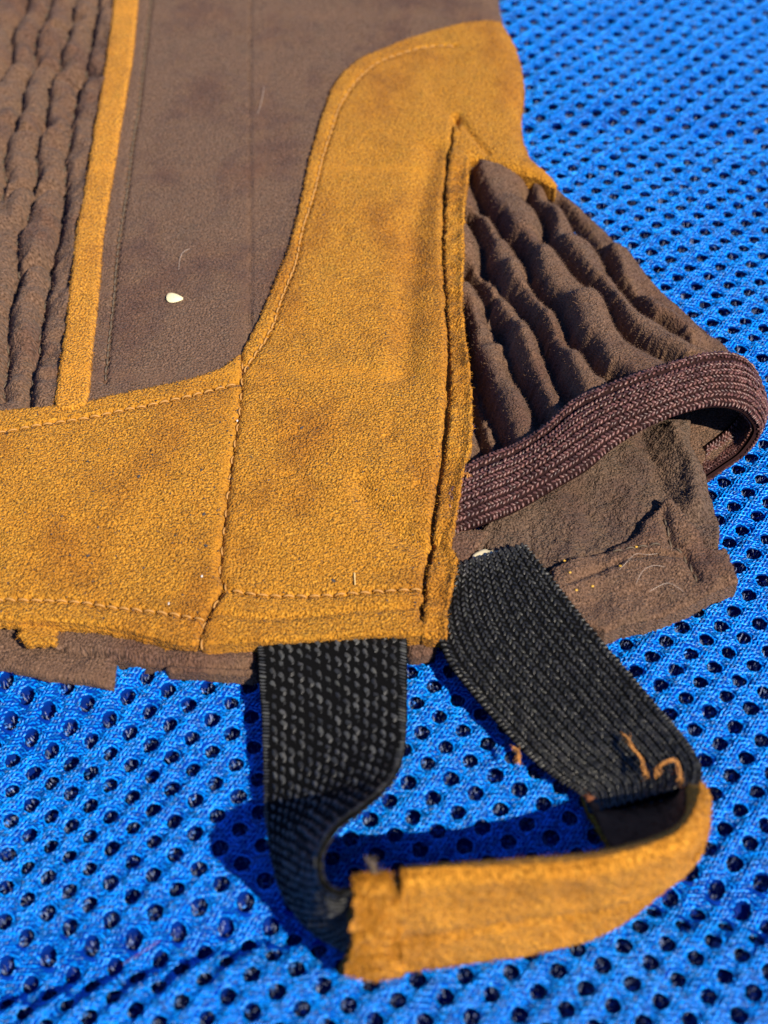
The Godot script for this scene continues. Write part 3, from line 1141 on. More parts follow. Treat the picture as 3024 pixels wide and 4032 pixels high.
		var c := curve2(line, 0.05, 0.05)
		quilted.fold(c, 0.44, 0.17, 0.13, 1.4)
	for line in [PackedVector2Array([Vector2(-10.44, -16.65), Vector2(-10.22, -17.02), Vector2(-9.77, -17.02)]), PackedVector2Array([Vector2(-10.30, -10.62), Vector2(-9.99, -11.03), Vector2(-9.66, -11.34)]), PackedVector2Array([Vector2(-9.59, -10.52), Vector2(-9.27, -10.92), Vector2(-8.83, -11.13)]), PackedVector2Array([Vector2(-9.93, -16.04), Vector2(-9.33, -16.16), Vector2(-9.02, -15.68)]), PackedVector2Array([Vector2(-10.33, -13.49), Vector2(-9.96, -13.65), Vector2(-9.81, -13.94)]), PackedVector2Array([Vector2(-9.16, -16.40), Vector2(-8.85, -16.65), Vector2(-8.44, -16.16)]), PackedVector2Array([Vector2(-9.45, -7.09), Vector2(-9.14, -7.73), Vector2(-8.67, -8.00)]), PackedVector2Array([Vector2(-10.23, -18.94), Vector2(-9.84, -19.20), Vector2(-9.61, -19.60)])]:
		quilted.stamp(curve2(line, 0.05, 0.05), 0.26, 0.13)
	var quilt_node := put("quilted_panel", commit(quilted, 0.5), M.brown, chap)
	nap(quilted, "nap", M.brown_nap, 110.0, 0.06, lean, quilt_node)
	for line in [PackedVector2Array([Vector2(-10.69, -21.25), Vector2(-10.63, -20.14), Vector2(-10.75, -18.16), Vector2(-10.53, -17.14), Vector2(-10.71, -16.16), Vector2(-10.58, -14.39), Vector2(-10.71, -12.61), Vector2(-10.49, -11.55), Vector2(-10.48, -10.62)]), PackedVector2Array([Vector2(-9.84, -21.25), Vector2(-9.83, -20.14), Vector2(-9.80, -18.94), Vector2(-9.88, -17.77), Vector2(-9.80, -17.02), Vector2(-9.95, -16.16), Vector2(-9.76, -13.82), Vector2(-9.83, -13.04), Vector2(-9.63, -11.55), Vector2(-9.57, -10.22), Vector2(-9.70, -8.94), Vector2(-9.46, -7.54), Vector2(-9.40, -6.82), Vector2(-9.43, -5.95), Vector2(-9.24, -4.69), Vector2(-9.07, -2.94)]), PackedVector2Array([Vector2(-9.14, -21.25), Vector2(-9.07, -20.14), Vector2(-9.05, -18.41), Vector2(-8.97, -17.27), Vector2(-9.02, -15.68), Vector2(-9.08, -14.85), Vector2(-8.95, -13.49), Vector2(-8.95, -12.61), Vector2(-8.80, -11.13), Vector2(-8.65, -9.92), Vector2(-8.64, -8.56), Vector2(-8.67, -8.00), Vector2(-8.59, -6.91), Vector2(-8.56, -5.95), Vector2(-8.46, -4.74), Vector2(-8.48, -4.04), Vector2(-8.37, -2.64)])]:
		sew(quilted, curve2(line, 0.05, 0.05), M.brown_thread, quilt_node, 0.42)

	var front := Sheet.new(loop2(PackedVector2Array([Vector2(-8.52, -22.98), Vector2(-4.32, -22.98), Vector2(-4.22, -20.42), Vector2(-3.79, -13.04), Vector2(-3.40, -7.09), Vector2(-3.18, -2.79), Vector2(-5.66, -1.74), Vector2(-7.30, -1.31), Vector2(-7.99, -6.82), Vector2(-8.27, -13.82)]), 0.1, 0.005), 0.05, body_skin)
	var strip_line := curve2(PackedVector2Array([Vector2(-7.49, -22.11), Vector2(-7.38, -20.42), Vector2(-7.22, -17.14), Vector2(-7.11, -14.74), Vector2(-7.09, -12.83), Vector2(-7.00, -10.92), Vector2(-6.96, -9.23), Vector2(-6.90, -7.73), Vector2(-6.80, -6.21), Vector2(-6.74, -5.02), Vector2(-6.64, -3.25)]), 0.05)
	front.stamp(strip_line, 0.055, 0.07)
	var seam := curve2(PackedVector2Array([Vector2(-4.38, -22.98), Vector2(-4.22, -20.42), Vector2(-3.79, -13.04), Vector2(-3.40, -7.09), Vector2(-3.25, -3.88)]), 0.05)
	front.stamp(seam, 0.05, 0.05)
	front.pierce(curve2(PackedVector2Array([Vector2(-7.49, -22.11), Vector2(-7.38, -20.42), Vector2(-7.22, -17.14), Vector2(-7.11, -14.74), Vector2(-7.09, -12.83), Vector2(-7.00, -10.92), Vector2(-6.96, -9.23), Vector2(-6.90, -7.73), Vector2(-6.80, -6.21), Vector2(-6.74, -5.02), Vector2(-6.64, -3.25)]), 0.02), 0.27, 0.16, 0.05)
	var front_node := put("front_panel", commit(front, 0.5), M.brown, chap)
	nap(front, "nap", M.brown_nap, 110.0, 0.06, lean, front_node)
	sew(front, strip_line, M.brown_thread, front_node)

	var side := Sheet.new(loop2(PackedVector2Array([Vector2(-4.42, -22.98), Vector2(-4.27, -20.42), Vector2(-3.82, -13.04), Vector2(-3.43, -7.09), Vector2(-3.21, -2.79), Vector2(-2.72, -2.79), Vector2(-1.55, -7.82), Vector2(-0.39, -13.94), Vector2(0.97, -16.04), Vector2(2.36, -16.77), Vector2(3.62, -17.64), Vector2(3.85, -18.27), Vector2(3.90, -18.79), Vector2(3.76, -19.59), Vector2(3.68, -21.37), Vector2(3.58, -24.00)]), 0.1, 0.005), 0.05, body_skin)
	side.stamp(seam, 0.05, 0.05)
	side.stamp(right_edge, 0.55, 0.75, true)
	nap(side, "nap", M.brown_nap, 110.0, 0.06, lean, put("side_panel", commit(side, 0.3), M.brown, chap))

	var strip := Sheet.new(loop2(PackedVector2Array([Vector2(-8.77, -22.84), Vector2(-8.53, -20.28), Vector2(-8.34, -16.77), Vector2(-8.24, -13.71), Vector2(-8.14, -11.02), Vector2(-8.09, -8.84), Vector2(-7.96, -6.73), Vector2(-7.82, -4.69), Vector2(-7.68, -2.33), Vector2(-6.96, -2.48), Vector2(-7.08, -4.69), Vector2(-7.20, -6.73), Vector2(-7.36, -8.84), Vector2(-7.42, -11.02), Vector2(-7.49, -13.71), Vector2(-7.54, -16.77), Vector2(-7.75, -20.28), Vector2(-7.95, -22.84)]), 0.06, 0.02), 0.045, func(q: Vector2) -> float: return body_skin(q) + 0.17)
	strip.round_edge(0.13)
	nap(strip, "nap", M.ochre_nap, 160.0, 0.05, lean, put("trim_strip", commit(strip, 0.3), M.ochre_bright, chap))

	# ochre reinforcements
	var under := Sheet.new(loop2(PackedVector2Array([Vector2(-8.83, 3.27), Vector2(-7.32, 3.32), Vector2(-6.58, 3.36), Vector2(-5.60, 3.50), Vector2(-4.85, 3.72), Vector2(-4.30, 3.91), Vector2(-3.91, 4.00), Vector2(-4.29, 4.05), Vector2(-4.88, 3.90), Vector2(-5.57, 3.70), Vector2(-6.56, 3.54), Vector2(-6.83, 3.55), Vector2(-6.80, 3.96), Vector2(-7.35, 3.98), Vector2(-7.60, 3.77), Vector2(-7.60, 3.54), Vector2(-8.79, 3.46)]), 0.05, 0.05), 0.04, flat(0.5))
	under.round_edge(0.05)
	nap(under, "nap", M.ochre_nap, 160.0, 0.07, lean, put("under_patch", commit(under, 0.12), M.ochre, chap))

	var seam_line := curve2(PackedVector2Array([Vector2(-3.45, -4.29), Vector2(-3.38, -3.68), Vector2(-3.37, -3.18), Vector2(-3.36, -2.26), Vector2(-3.43, -0.81), Vector2(-3.46, 0.18), Vector2(-3.48, 1.42), Vector2(-3.49, 2.31), Vector2(-3.35, 2.67), Vector2(-3.69, 3.50), Vector2(-3.74, 4.12)]), 0.05)
	var low := Sheet.new(loop2(PackedVector2Array([Vector2(-3.45, -4.29), Vector2(-3.38, -3.68), Vector2(-3.37, -3.18), Vector2(-3.36, -2.26), Vector2(-3.43, -0.81), Vector2(-3.46, 0.18), Vector2(-3.48, 1.42), Vector2(-3.49, 2.31), Vector2(-3.42, 2.67), Vector2(-3.74, 3.50), Vector2(-3.81, 4.11), Vector2(-4.26, 4.11), Vector2(-4.80, 3.91), Vector2(-5.55, 3.68), Vector2(-6.52, 3.54), Vector2(-7.25, 3.50), Vector2(-7.97, 3.48), Vector2(-8.84, 3.48), Vector2(-9.86, -2.07), Vector2(-8.93, -2.29), Vector2(-7.35, -2.49), Vector2(-6.31, -2.82), Vector2(-5.25, -3.18), Vector2(-4.46, -3.44), Vector2(-3.93, -3.73), Vector2(-3.67, -3.96)]), 0.06, 0.03), 0.05, over)
	low.stamp(seam_line, 0.10, 0.09)
	for line in [PackedVector2Array([Vector2(-3.40, -3.25), Vector2(-4.14, -2.95), Vector2(-5.19, -2.56), Vector2(-6.24, -2.26), Vector2(-7.01, -2.04), Vector2(-7.79, -1.86), Vector2(-8.81, -1.57), Vector2(-9.42, -1.41)]), PackedVector2Array([Vector2(-8.65, 2.95), Vector2(-8.06, 2.97), Vector2(-7.09, 2.99), Vector2(-6.35, 3.05), Vector2(-5.61, 3.17), Vector2(-4.63, 3.32), Vector2(-3.74, 3.50)])]:
		low.stamp(curve2(line, 0.05), 0.045, 0.07)
	for line in [PackedVector2Array([Vector2(-3.40, -3.25), Vector2(-4.14, -2.95), Vector2(-5.19, -2.56), Vector2(-6.24, -2.26), Vector2(-7.01, -2.04), Vector2(-7.79, -1.86), Vector2(-8.81, -1.57), Vector2(-9.42, -1.41)]), PackedVector2Array([Vector2(-8.65, 2.95), Vector2(-8.06, 2.97), Vector2(-7.09, 2.99), Vector2(-6.35, 3.05), Vector2(-5.61, 3.17), Vector2(-4.63, 3.32), Vector2(-3.74, 3.50)])]:
		low.pierce(curve2(line, 0.02), 0.27, 0.16, 0.05)
	low.round_edge(0.07)
	var low_node := put("ankle_band", commit(low, 0.2), M.ochre, chap)
	nap(low, "nap", M.ochre_nap, 200.0, 0.06, lean, low_node)
	sew(low, PackedVector2Array([Vector2(-3.40, -3.25), Vector2(-4.14, -2.95), Vector2(-5.19, -2.56), Vector2(-6.24, -2.26), Vector2(-7.01, -2.04), Vector2(-7.79, -1.86), Vector2(-8.81, -1.57), Vector2(-9.42, -1.41)]), M.ochre_thread, low_node)
	sew(low, PackedVector2Array([Vector2(-8.65, 2.95), Vector2(-8.06, 2.97), Vector2(-7.09, 2.99), Vector2(-6.35, 3.05), Vector2(-5.61, 3.17), Vector2(-4.63, 3.32), Vector2(-3.74, 3.50)]), M.ochre_thread, low_node)

	var patch := Sheet.new(loop2(PackedVector2Array([Vector2(-3.74, 4.13), Vector2(-3.69, 3.52), Vector2(-3.35, 2.68), Vector2(-3.49, 2.33), Vector2(-3.48, 1.43), Vector2(-3.46, 0.20), Vector2(-3.42, -0.79), Vector2(-3.36, -2.24), Vector2(-3.37, -3.16), Vector2(-3.38, -3.66), Vector2(-3.45, -4.26), Vector2(-3.32, -4.62), Vector2(-3.08, -5.45), Vector2(-2.75, -6.93), Vector2(-2.46, -8.30), Vector2(-2.23, -10.23), Vector2(-2.05, -12.09), Vector2(-1.78, -13.96), Vector2(-1.55, -15.34), Vector2(-1.23, -16.18), Vector2(-0.76, -16.92), Vector2(-0.01, -17.54), Vector2(0.70, -18.05), Vector2(1.77, -18.62), Vector2(2.87, -19.01), Vector2(3.45, -19.10), Vector2(3.62, -19.25), Vector2(3.90, -18.73), Vector2(4.09, -17.95), Vector2(4.19, -16.83), Vector2(4.17, -15.73), Vector2(4.00, -14.56), Vector2(3.97, -13.32), Vector2(4.16, -12.24), Vector2(4.52, -11.71), Vector2(4.76, -11.31), Vector2(4.68, -10.90), Vector2(4.33, -11.20), Vector2(3.82, -11.45), Vector2(3.32, -11.65), Vector2(2.82, -11.96), Vector2(2.50, -12.08), Vector2(2.34, -11.91), Vector2(2.01, -9.76), Vector2(1.92, -7.86), Vector2(1.82, -6.07), Vector2(1.86, -4.64), Vector2(1.94, -3.02), Vector2(1.86, -1.17), Vector2(1.69, -0.61), Vector2(1.56, 0.25), Vector2(1.50, 0.75), Vector2(1.33, 1.48), Vector2(1.46, 1.96), Vector2(1.35, 2.61), Vector2(1.23, 3.20), Vector2(1.17, 3.85), Vector2(1.20, 3.92), Vector2(0.47, 3.90), Vector2(-0.09, 3.90), Vector2(-1.71, 4.01), Vector2(-2.84, 4.07)]), 0.06, 0.03), 0.05, func(q: Vector2) -> float: return over(q) + 0.02)
	patch.stamp(seam_line, 0.07, 0.08)
	var groove := curve2(PackedVector2Array([Vector2(2.07, -13.99), Vector2(1.94, -12.87), Vector2(1.77, -11.28), Vector2(1.64, -9.76), Vector2(1.58, -7.86), Vector2(1.61, -6.07), Vector2(1.60, -4.61), Vector2(1.52, -3.02), Vector2(1.40, -1.38), Vector2(1.23, -0.14), Vector2(1.10, 1.12), Vector2(1.07, 1.60), Vector2(0.93, 2.19), Vector2(0.90, 2.79), Vector2(0.82, 3.42)]), 0.05)
	patch.stamp(groove, 0.20, 0.10)
	patch.stamp(curve2(PackedVector2Array([Vector2(1.43, -12.44), Vector2(0.93, -9.57), Vector2(0.69, -6.95), Vector2(0.55, -4.89), Vector2(0.47, -3.60)]), 0.1), 0.19, 0.38)
	patch.stamp(curve2(PackedVector2Array([Vector2(1.00, 1.75), Vector2(0.31, 1.27), Vector2(-0.30, 0.54), Vector2(-0.51, -0.10)]), 0.1), 0.12, 0.25)
	patch.stamp(curve2(PackedVector2Array([Vector2(2.07, -13.99), Vector2(2.31, -13.54), Vector2(2.53, -12.98), Vector2(2.89, -12.23)]), 0.05), 0.12, 0.09)
	patch.stamp(curve2(PackedVector2Array([Vector2(2.04, -13.87), Vector2(1.74, -14.33), Vector2(1.37, -15.85)]), 0.05), 0.05, 0.3)
	for k in 26:
		# faint creases and rubs from wear
		var a := Vector2(rng.randf_range(-3.2, 1.0), rng.randf_range(-9.0, 3.0))
		var d := Vector2(rng.randf_range(-1.0, 1.0), rng.randf_range(-1.0, 1.0)) * rng.randf_range(0.3, 1.1)
		patch.stamp(curve2(PackedVector2Array([a, a + d * 0.5 + Vector2(0.08, 0.0), a + d]), 0.1), rng.randf_range(0.012, 0.04), rng.randf_range(0.05, 0.13))
	patch.stamp(right_edge, 0.55, 0.75, true)
	patch.stamp(curve2(PackedVector2Array([Vector2(4.68, -10.90), Vector2(4.33, -11.20), Vector2(3.82, -11.45), Vector2(3.32, -11.65), Vector2(2.82, -11.96), Vector2(2.50, -12.08), Vector2(2.34, -11.91)]), 0.05), 0.22, 0.5, true)
	patch.stamp(curve2(PackedVector2Array([Vector2(2.25, -17.61), Vector2(1.55, -17.61), Vector2(0.70, -17.31), Vector2(-0.20, -16.69), Vector2(-0.81, -15.72), Vector2(-1.26, -14.54), Vector2(-1.50, -13.19), Vector2(-1.72, -11.89), Vector2(-1.87, -10.55), Vector2(-2.13, -8.97), Vector2(-2.30, -7.39), Vector2(-2.55, -6.24), Vector2(-2.73, -5.21), Vector2(-3.02, -4.36), Vector2(-3.33, -3.64)]), 0.05), 0.05, 0.07)
	patch.stamp(curve2(PackedVector2Array([Vector2(-3.34, 2.76), Vector2(-2.48, 2.87), Vector2(-1.26, 2.87), Vector2(-0.04, 2.79), Vector2(1.02, 2.70)]), 0.05), 0.06, 0.07)
	patch.stamp(curve2(PackedVector2Array([Vector2(-3.74, 3.50), Vector2(-3.42, 3.38), Vector2(-2.69, 3.47), Vector2(-1.73, 3.41), Vector2(-0.77, 3.32), Vector2(-0.04, 3.26), Vector2(0.83, 3.18)]), 0.05), 0.07, 0.08)
	for line in [PackedVector2Array([Vector2(2.25, -17.61), Vector2(1.55, -17.61), Vector2(0.70, -17.31), Vector2(-0.20, -16.69), Vector2(-0.81, -15.72), Vector2(-1.26, -14.54), Vector2(-1.50, -13.19), Vector2(-1.72, -11.89), Vector2(-1.87, -10.55), Vector2(-2.13, -8.97), Vector2(-2.30, -7.39), Vector2(-2.55, -6.24), Vector2(-2.73, -5.21), Vector2(-3.02, -4.36), Vector2(-3.33, -3.64)]), PackedVector2Array([Vector2(-3.34, 2.76), Vector2(-2.48, 2.87), Vector2(-1.26, 2.87), Vector2(-0.04, 2.79), Vector2(1.02, 2.70)])]:
		patch.pierce(curve2(line, 0.02), 0.27, 0.16, 0.05)
	patch.round_edge(0.07)
	var patch_node := put("side_patch", commit(patch, 0.4), M.ochre, chap)
	nap(patch, "nap", M.ochre_nap, 200.0, 0.06, lean, patch_node)
	sew(patch, PackedVector2Array([Vector2(2.25, -17.61), Vector2(1.55, -17.61), Vector2(0.70, -17.31), Vector2(-0.20, -16.69), Vector2(-0.81, -15.72), Vector2(-1.26, -14.54), Vector2(-1.50, -13.19), Vector2(-1.72, -11.89), Vector2(-1.87, -10.55), Vector2(-2.13, -8.97), Vector2(-2.30, -7.39), Vector2(-2.55, -6.24), Vector2(-2.73, -5.21), Vector2(-3.02, -4.36), Vector2(-3.33, -3.64)]), M.ochre_thread, patch_node)
	sew(patch, PackedVector2Array([Vector2(-3.34, 2.76), Vector2(-2.48, 2.87), Vector2(-1.26, 2.87), Vector2(-0.04, 2.79), Vector2(1.02, 2.70)]), M.ochre_thread, patch_node)
	sew(patch, PackedVector2Array([Vector2(-3.45, -4.29), Vector2(-3.38, -3.68), Vector2(-3.37, -3.18), Vector2(-3.36, -2.26), Vector2(-3.43, -0.81), Vector2(-3.46, 0.18), Vector2(-3.48, 1.42), Vector2(-3.49, 2.31), Vector2(-3.35, 2.67), Vector2(-3.69, 3.50), Vector2(-3.74, 4.12)]), M.ochre_thread, patch_node, 0.5)

	var flange := Sheet.new(loop2(PackedVector2Array([Vector2(2.06, -13.63), Vector2(1.93, -12.70), Vector2(1.73, -11.12), Vector2(1.64, -9.61), Vector2(1.56, -7.71), Vector2(1.58, -5.94), Vector2(1.61, -4.48), Vector2(1.58, -2.90), Vector2(1.45, -1.27), Vector2(1.28, -0.04), Vector2(1.09, 1.21), Vector2(1.09, 1.69), Vector2(0.93, 2.28), Vector2(0.89, 2.88), Vector2(0.80, 3.51), Vector2(0.78, 3.95), Vector2(1.28, 3.94), Vector2(1.34, 3.29), Vector2(1.46, 2.70), Vector2(1.58, 2.05), Vector2(1.44, 1.57), Vector2(1.61, 0.84), Vector2(1.68, 0.34), Vector2(1.81, -0.50), Vector2(1.98, -1.06), Vector2(2.06, -2.90), Vector2(1.99, -4.51), Vector2(1.95, -5.94), Vector2(2.05, -7.71), Vector2(2.14, -9.61), Vector2(2.35, -11.74)]), 0.05, 0.05), 0.035, func(q: Vector2) -> float: return body(q) + 0.17 + soft.get_noise_2d(q.x * 2.5, q.y * 2.5) * 0.12 + fine.get_noise_2d(q.x * 1.3, q.y * 1.3) * 0.03)
	flange.stamp(curve2(PackedVector2Array([Vector2(2.35, -11.74), Vector2(2.14, -9.61), Vector2(2.05, -7.71), Vector2(1.95, -5.94), Vector2(1.99, -4.51), Vector2(2.06, -2.90), Vector2(1.98, -1.06), Vector2(1.81, -0.50), Vector2(1.68, 0.34), Vector2(1.61, 0.84), Vector2(1.44, 1.57), Vector2(1.58, 2.05), Vector2(1.46, 2.70), Vector2(1.34, 3.29), Vector2(1.28, 3.94)]), 0.05), -0.10, 0.14)
	flange.round_edge(0.07)
	nap(flange, "nap", M.ochre_nap, 220.0, 0.065, lean, put("seam_flange", commit(flange, 0.3), M.ochre, chap))

	# the ruched gusset and its knitted binding
	var gusset := Sheet.new(loop2(PackedVector2Array([Vector2(2.35, -12.15), Vector2(2.96, -11.90), Vector2(3.59, -11.71), Vector2(4.22, -11.47), Vector2(4.88, -11.13), Vector2(5.89, -9.76), Vector2(6.88, -7.64), Vector2(7.84, -6.00), Vector2(8.56, -4.28), Vector2(8.50, -3.57), Vector2(7.36, -2.87), Vector2(6.54, -2.49), Vector2(5.76, -2.16), Vector2(4.93, -1.92), Vector2(4.31, -1.75), Vector2(3.77, -1.24), Vector2(3.14, -0.90), Vector2(2.40, -0.65), Vector2(1.77, -0.22), Vector2(1.60, 0.37), Vector2(1.64, -0.85), Vector2(1.88, -3.20), Vector2(1.90, -5.46), Vector2(1.93, -8.09), Vector2(2.09, -10.52)]), 0.06, 0.01), 0.036, gusset_height)
	for line in [PackedVector2Array([Vector2(2.45, -11.97), Vector2(2.49, -11.49), Vector2(2.69, -10.83), Vector2(2.82, -10.06), Vector2(3.07, -9.63), Vector2(3.22, -8.95), Vector2(3.53, -8.50), Vector2(3.68, -7.87), Vector2(3.75, -7.14), Vector2(3.77, -6.77), Vector2(3.95, -6.21), Vector2(4.25, -5.66), Vector2(4.42, -4.99), Vector2(4.54, -4.14), Vector2(4.83, -3.74), Vector2(5.04, -3.07), Vector2(5.48, -2.51)]), PackedVector2Array([Vector2(2.22, -9.88), Vector2(2.46, -9.41), Vector2(2.64, -8.70), Vector2(2.67, -7.90), Vector2(2.86, -7.31), Vector2(3.01, -6.69), Vector2(3.24, -6.32), Vector2(3.48, -5.75), Vector2(3.64, -5.26), Vector2(3.82, -4.66), Vector2(3.87, -4.23), Vector2(4.05, -3.41), Vector2(4.29, -2.44), Vector2(4.36, -2.07)]), PackedVector2Array([Vector2(2.07, -7.85), Vector2(2.43, -7.10), Vector2(2.64, -6.49), Vector2(2.70, -5.85), Vector2(2.94, -5.24), Vector2(3.03, -4.55), Vector2(3.21, -3.71), Vector2(3.48, -2.74), Vector2(3.67, -1.72)]), PackedVector2Array([Vector2(1.96, -6.12), Vector2(2.05, -5.51), Vector2(2.07, -4.75), Vector2(2.28, -3.75), Vector2(2.51, -2.63), Vector2(2.81, -1.26)]), PackedVector2Array([Vector2(4.02, -11.12), Vector2(4.02, -10.75), Vector2(4.29, -10.07), Vector2(4.40, -9.35), Vector2(4.31, -8.56), Vector2(4.62, -7.78), Vector2(4.90, -7.05), Vector2(5.18, -6.49), Vector2(5.38, -6.06), Vector2(5.60, -5.35), Vector2(5.68, -4.82), Vector2(5.89, -4.26), Vector2(6.25, -3.75), Vector2(6.81, -3.21)]), PackedVector2Array([Vector2(4.71, -10.88), Vector2(5.11, -10.11), Vector2(5.53, -8.93), Vector2(5.88, -7.91), Vector2(5.90, -7.11), Vector2(6.14, -6.57), Vector2(6.32, -5.85), Vector2(6.48, -5.37), Vector2(7.03, -4.78), Vector2(7.37, -4.00)]), PackedVector2Array([Vector2(1.96, -4.04), Vector2(2.09, -3.06), Vector2(2.26, -1.82), Vector2(2.43, -0.99)])]:
		var c := curve2(line, 0.05, 0.06)
		gusset.fold(c, 0.78, 0.27, 0.13, 1.7)
	gusset.stamp(curve2(PackedVector2Array([Vector2(4.89, -11.09), Vector2(5.89, -9.76), Vector2(6.88, -7.64), Vector2(7.84, -6.00), Vector2(8.56, -4.28)]), 0.05), 0.1, 0.6, true)
	var gusset_node := put("ruched_gusset", commit(gusset, 0.3), M.brown_draped, chap)
	nap(gusset, "nap", M.brown_nap, 320.0, 0.07, Vector3(0.3, 0, -0.1), gusset_node)

	var upper := PackedVector3Array([Vector3(1.44, 0.62, -0.10), Vector3(1.78, 0.80, -0.53), Vector3(2.41, 0.98, -0.87), Vector3(3.15, 1.12, -1.13), Vector3(3.78, 1.38, -1.46), Vector3(4.32, 1.64, -1.94), Vector3(4.94, 1.90, -2.08), Vector3(5.77, 2.10, -2.29), Vector3(6.55, 2.10, -2.62), Vector3(7.38, 1.95, -3.08), Vector3(8.13, 1.50, -3.55), Vector3(8.56, 1.05, -3.60), Vector3(8.77, 0.60, -3.50), Vector3(8.66, 0.22, -3.22), Vector3(8.17, 0.16, -2.54), Vector3(7.53, 0.14, -1.96)])
	var lower := PackedVector3Array([Vector3(1.32, 0.40, 1.38), Vector3(1.58, 0.50, 1.24), Vector3(2.29, 0.68, 1.06), Vector3(2.90, 0.82, 0.85), Vector3(3.77, 1.05, 0.40), Vector3(4.49, 1.30, 0.08), Vector3(5.12, 1.55, -0.41), Vector3(5.86, 1.75, -0.84), Vector3(6.60, 1.85, -1.15), Vector3(7.37, 1.80, -1.42), Vector3(8.05, 1.45, -1.65), Vector3(8.44, 1.00, -1.78), Vector3(8.61, 0.60, -1.79), Vector3(8.33, 0.20, -1.54), Vector3(7.87, 0.14, -1.20), Vector3(7.37, 0.13, -0.81)])
	for i in upper.size():
		var u := upper[i]
		upper[i] = u.lerp(lower[i], 0.06)
		lower[i] = lower[i].lerp(u, 0.08)
	var middle := PackedVector3Array()
	for i in upper.size():
		var d := upper[mini(i + 1, upper.size() - 1)] - upper[maxi(i - 1, 0)]
		middle.append(upper[i].lerp(lower[i], 0.45) - d.cross(lower[i] - upper[i]).normalized() * 0.20)
	var tape := band([upper, middle, lower], 14, 31)
	var rib := func(_s: float, w: float) -> float: return -0.035 * cos(w / tape.width * TAU * 9.0) + 0.06 * exp(-((w / tape.width - 0.12) / 0.07) ** 2) - 0.09 * exp(-((w / tape.width - 0.25) / 0.04) ** 2)
	var tape_node := put("knit_binding", band_mesh(tape, 0.26, rib, -1.0), M.bind_web, chap)
	weave(tape, "knit_loops", M.bind_yarn, 18, 0.095, 0.6, 0.060, 0.036, 0.130, tape_node, -1.0)
	weave(tape, "inner_loops", M.bind_yarn, 20, 0.095, 0.6, 0.052, 0.030, 0.130, tape_node, 1.0)


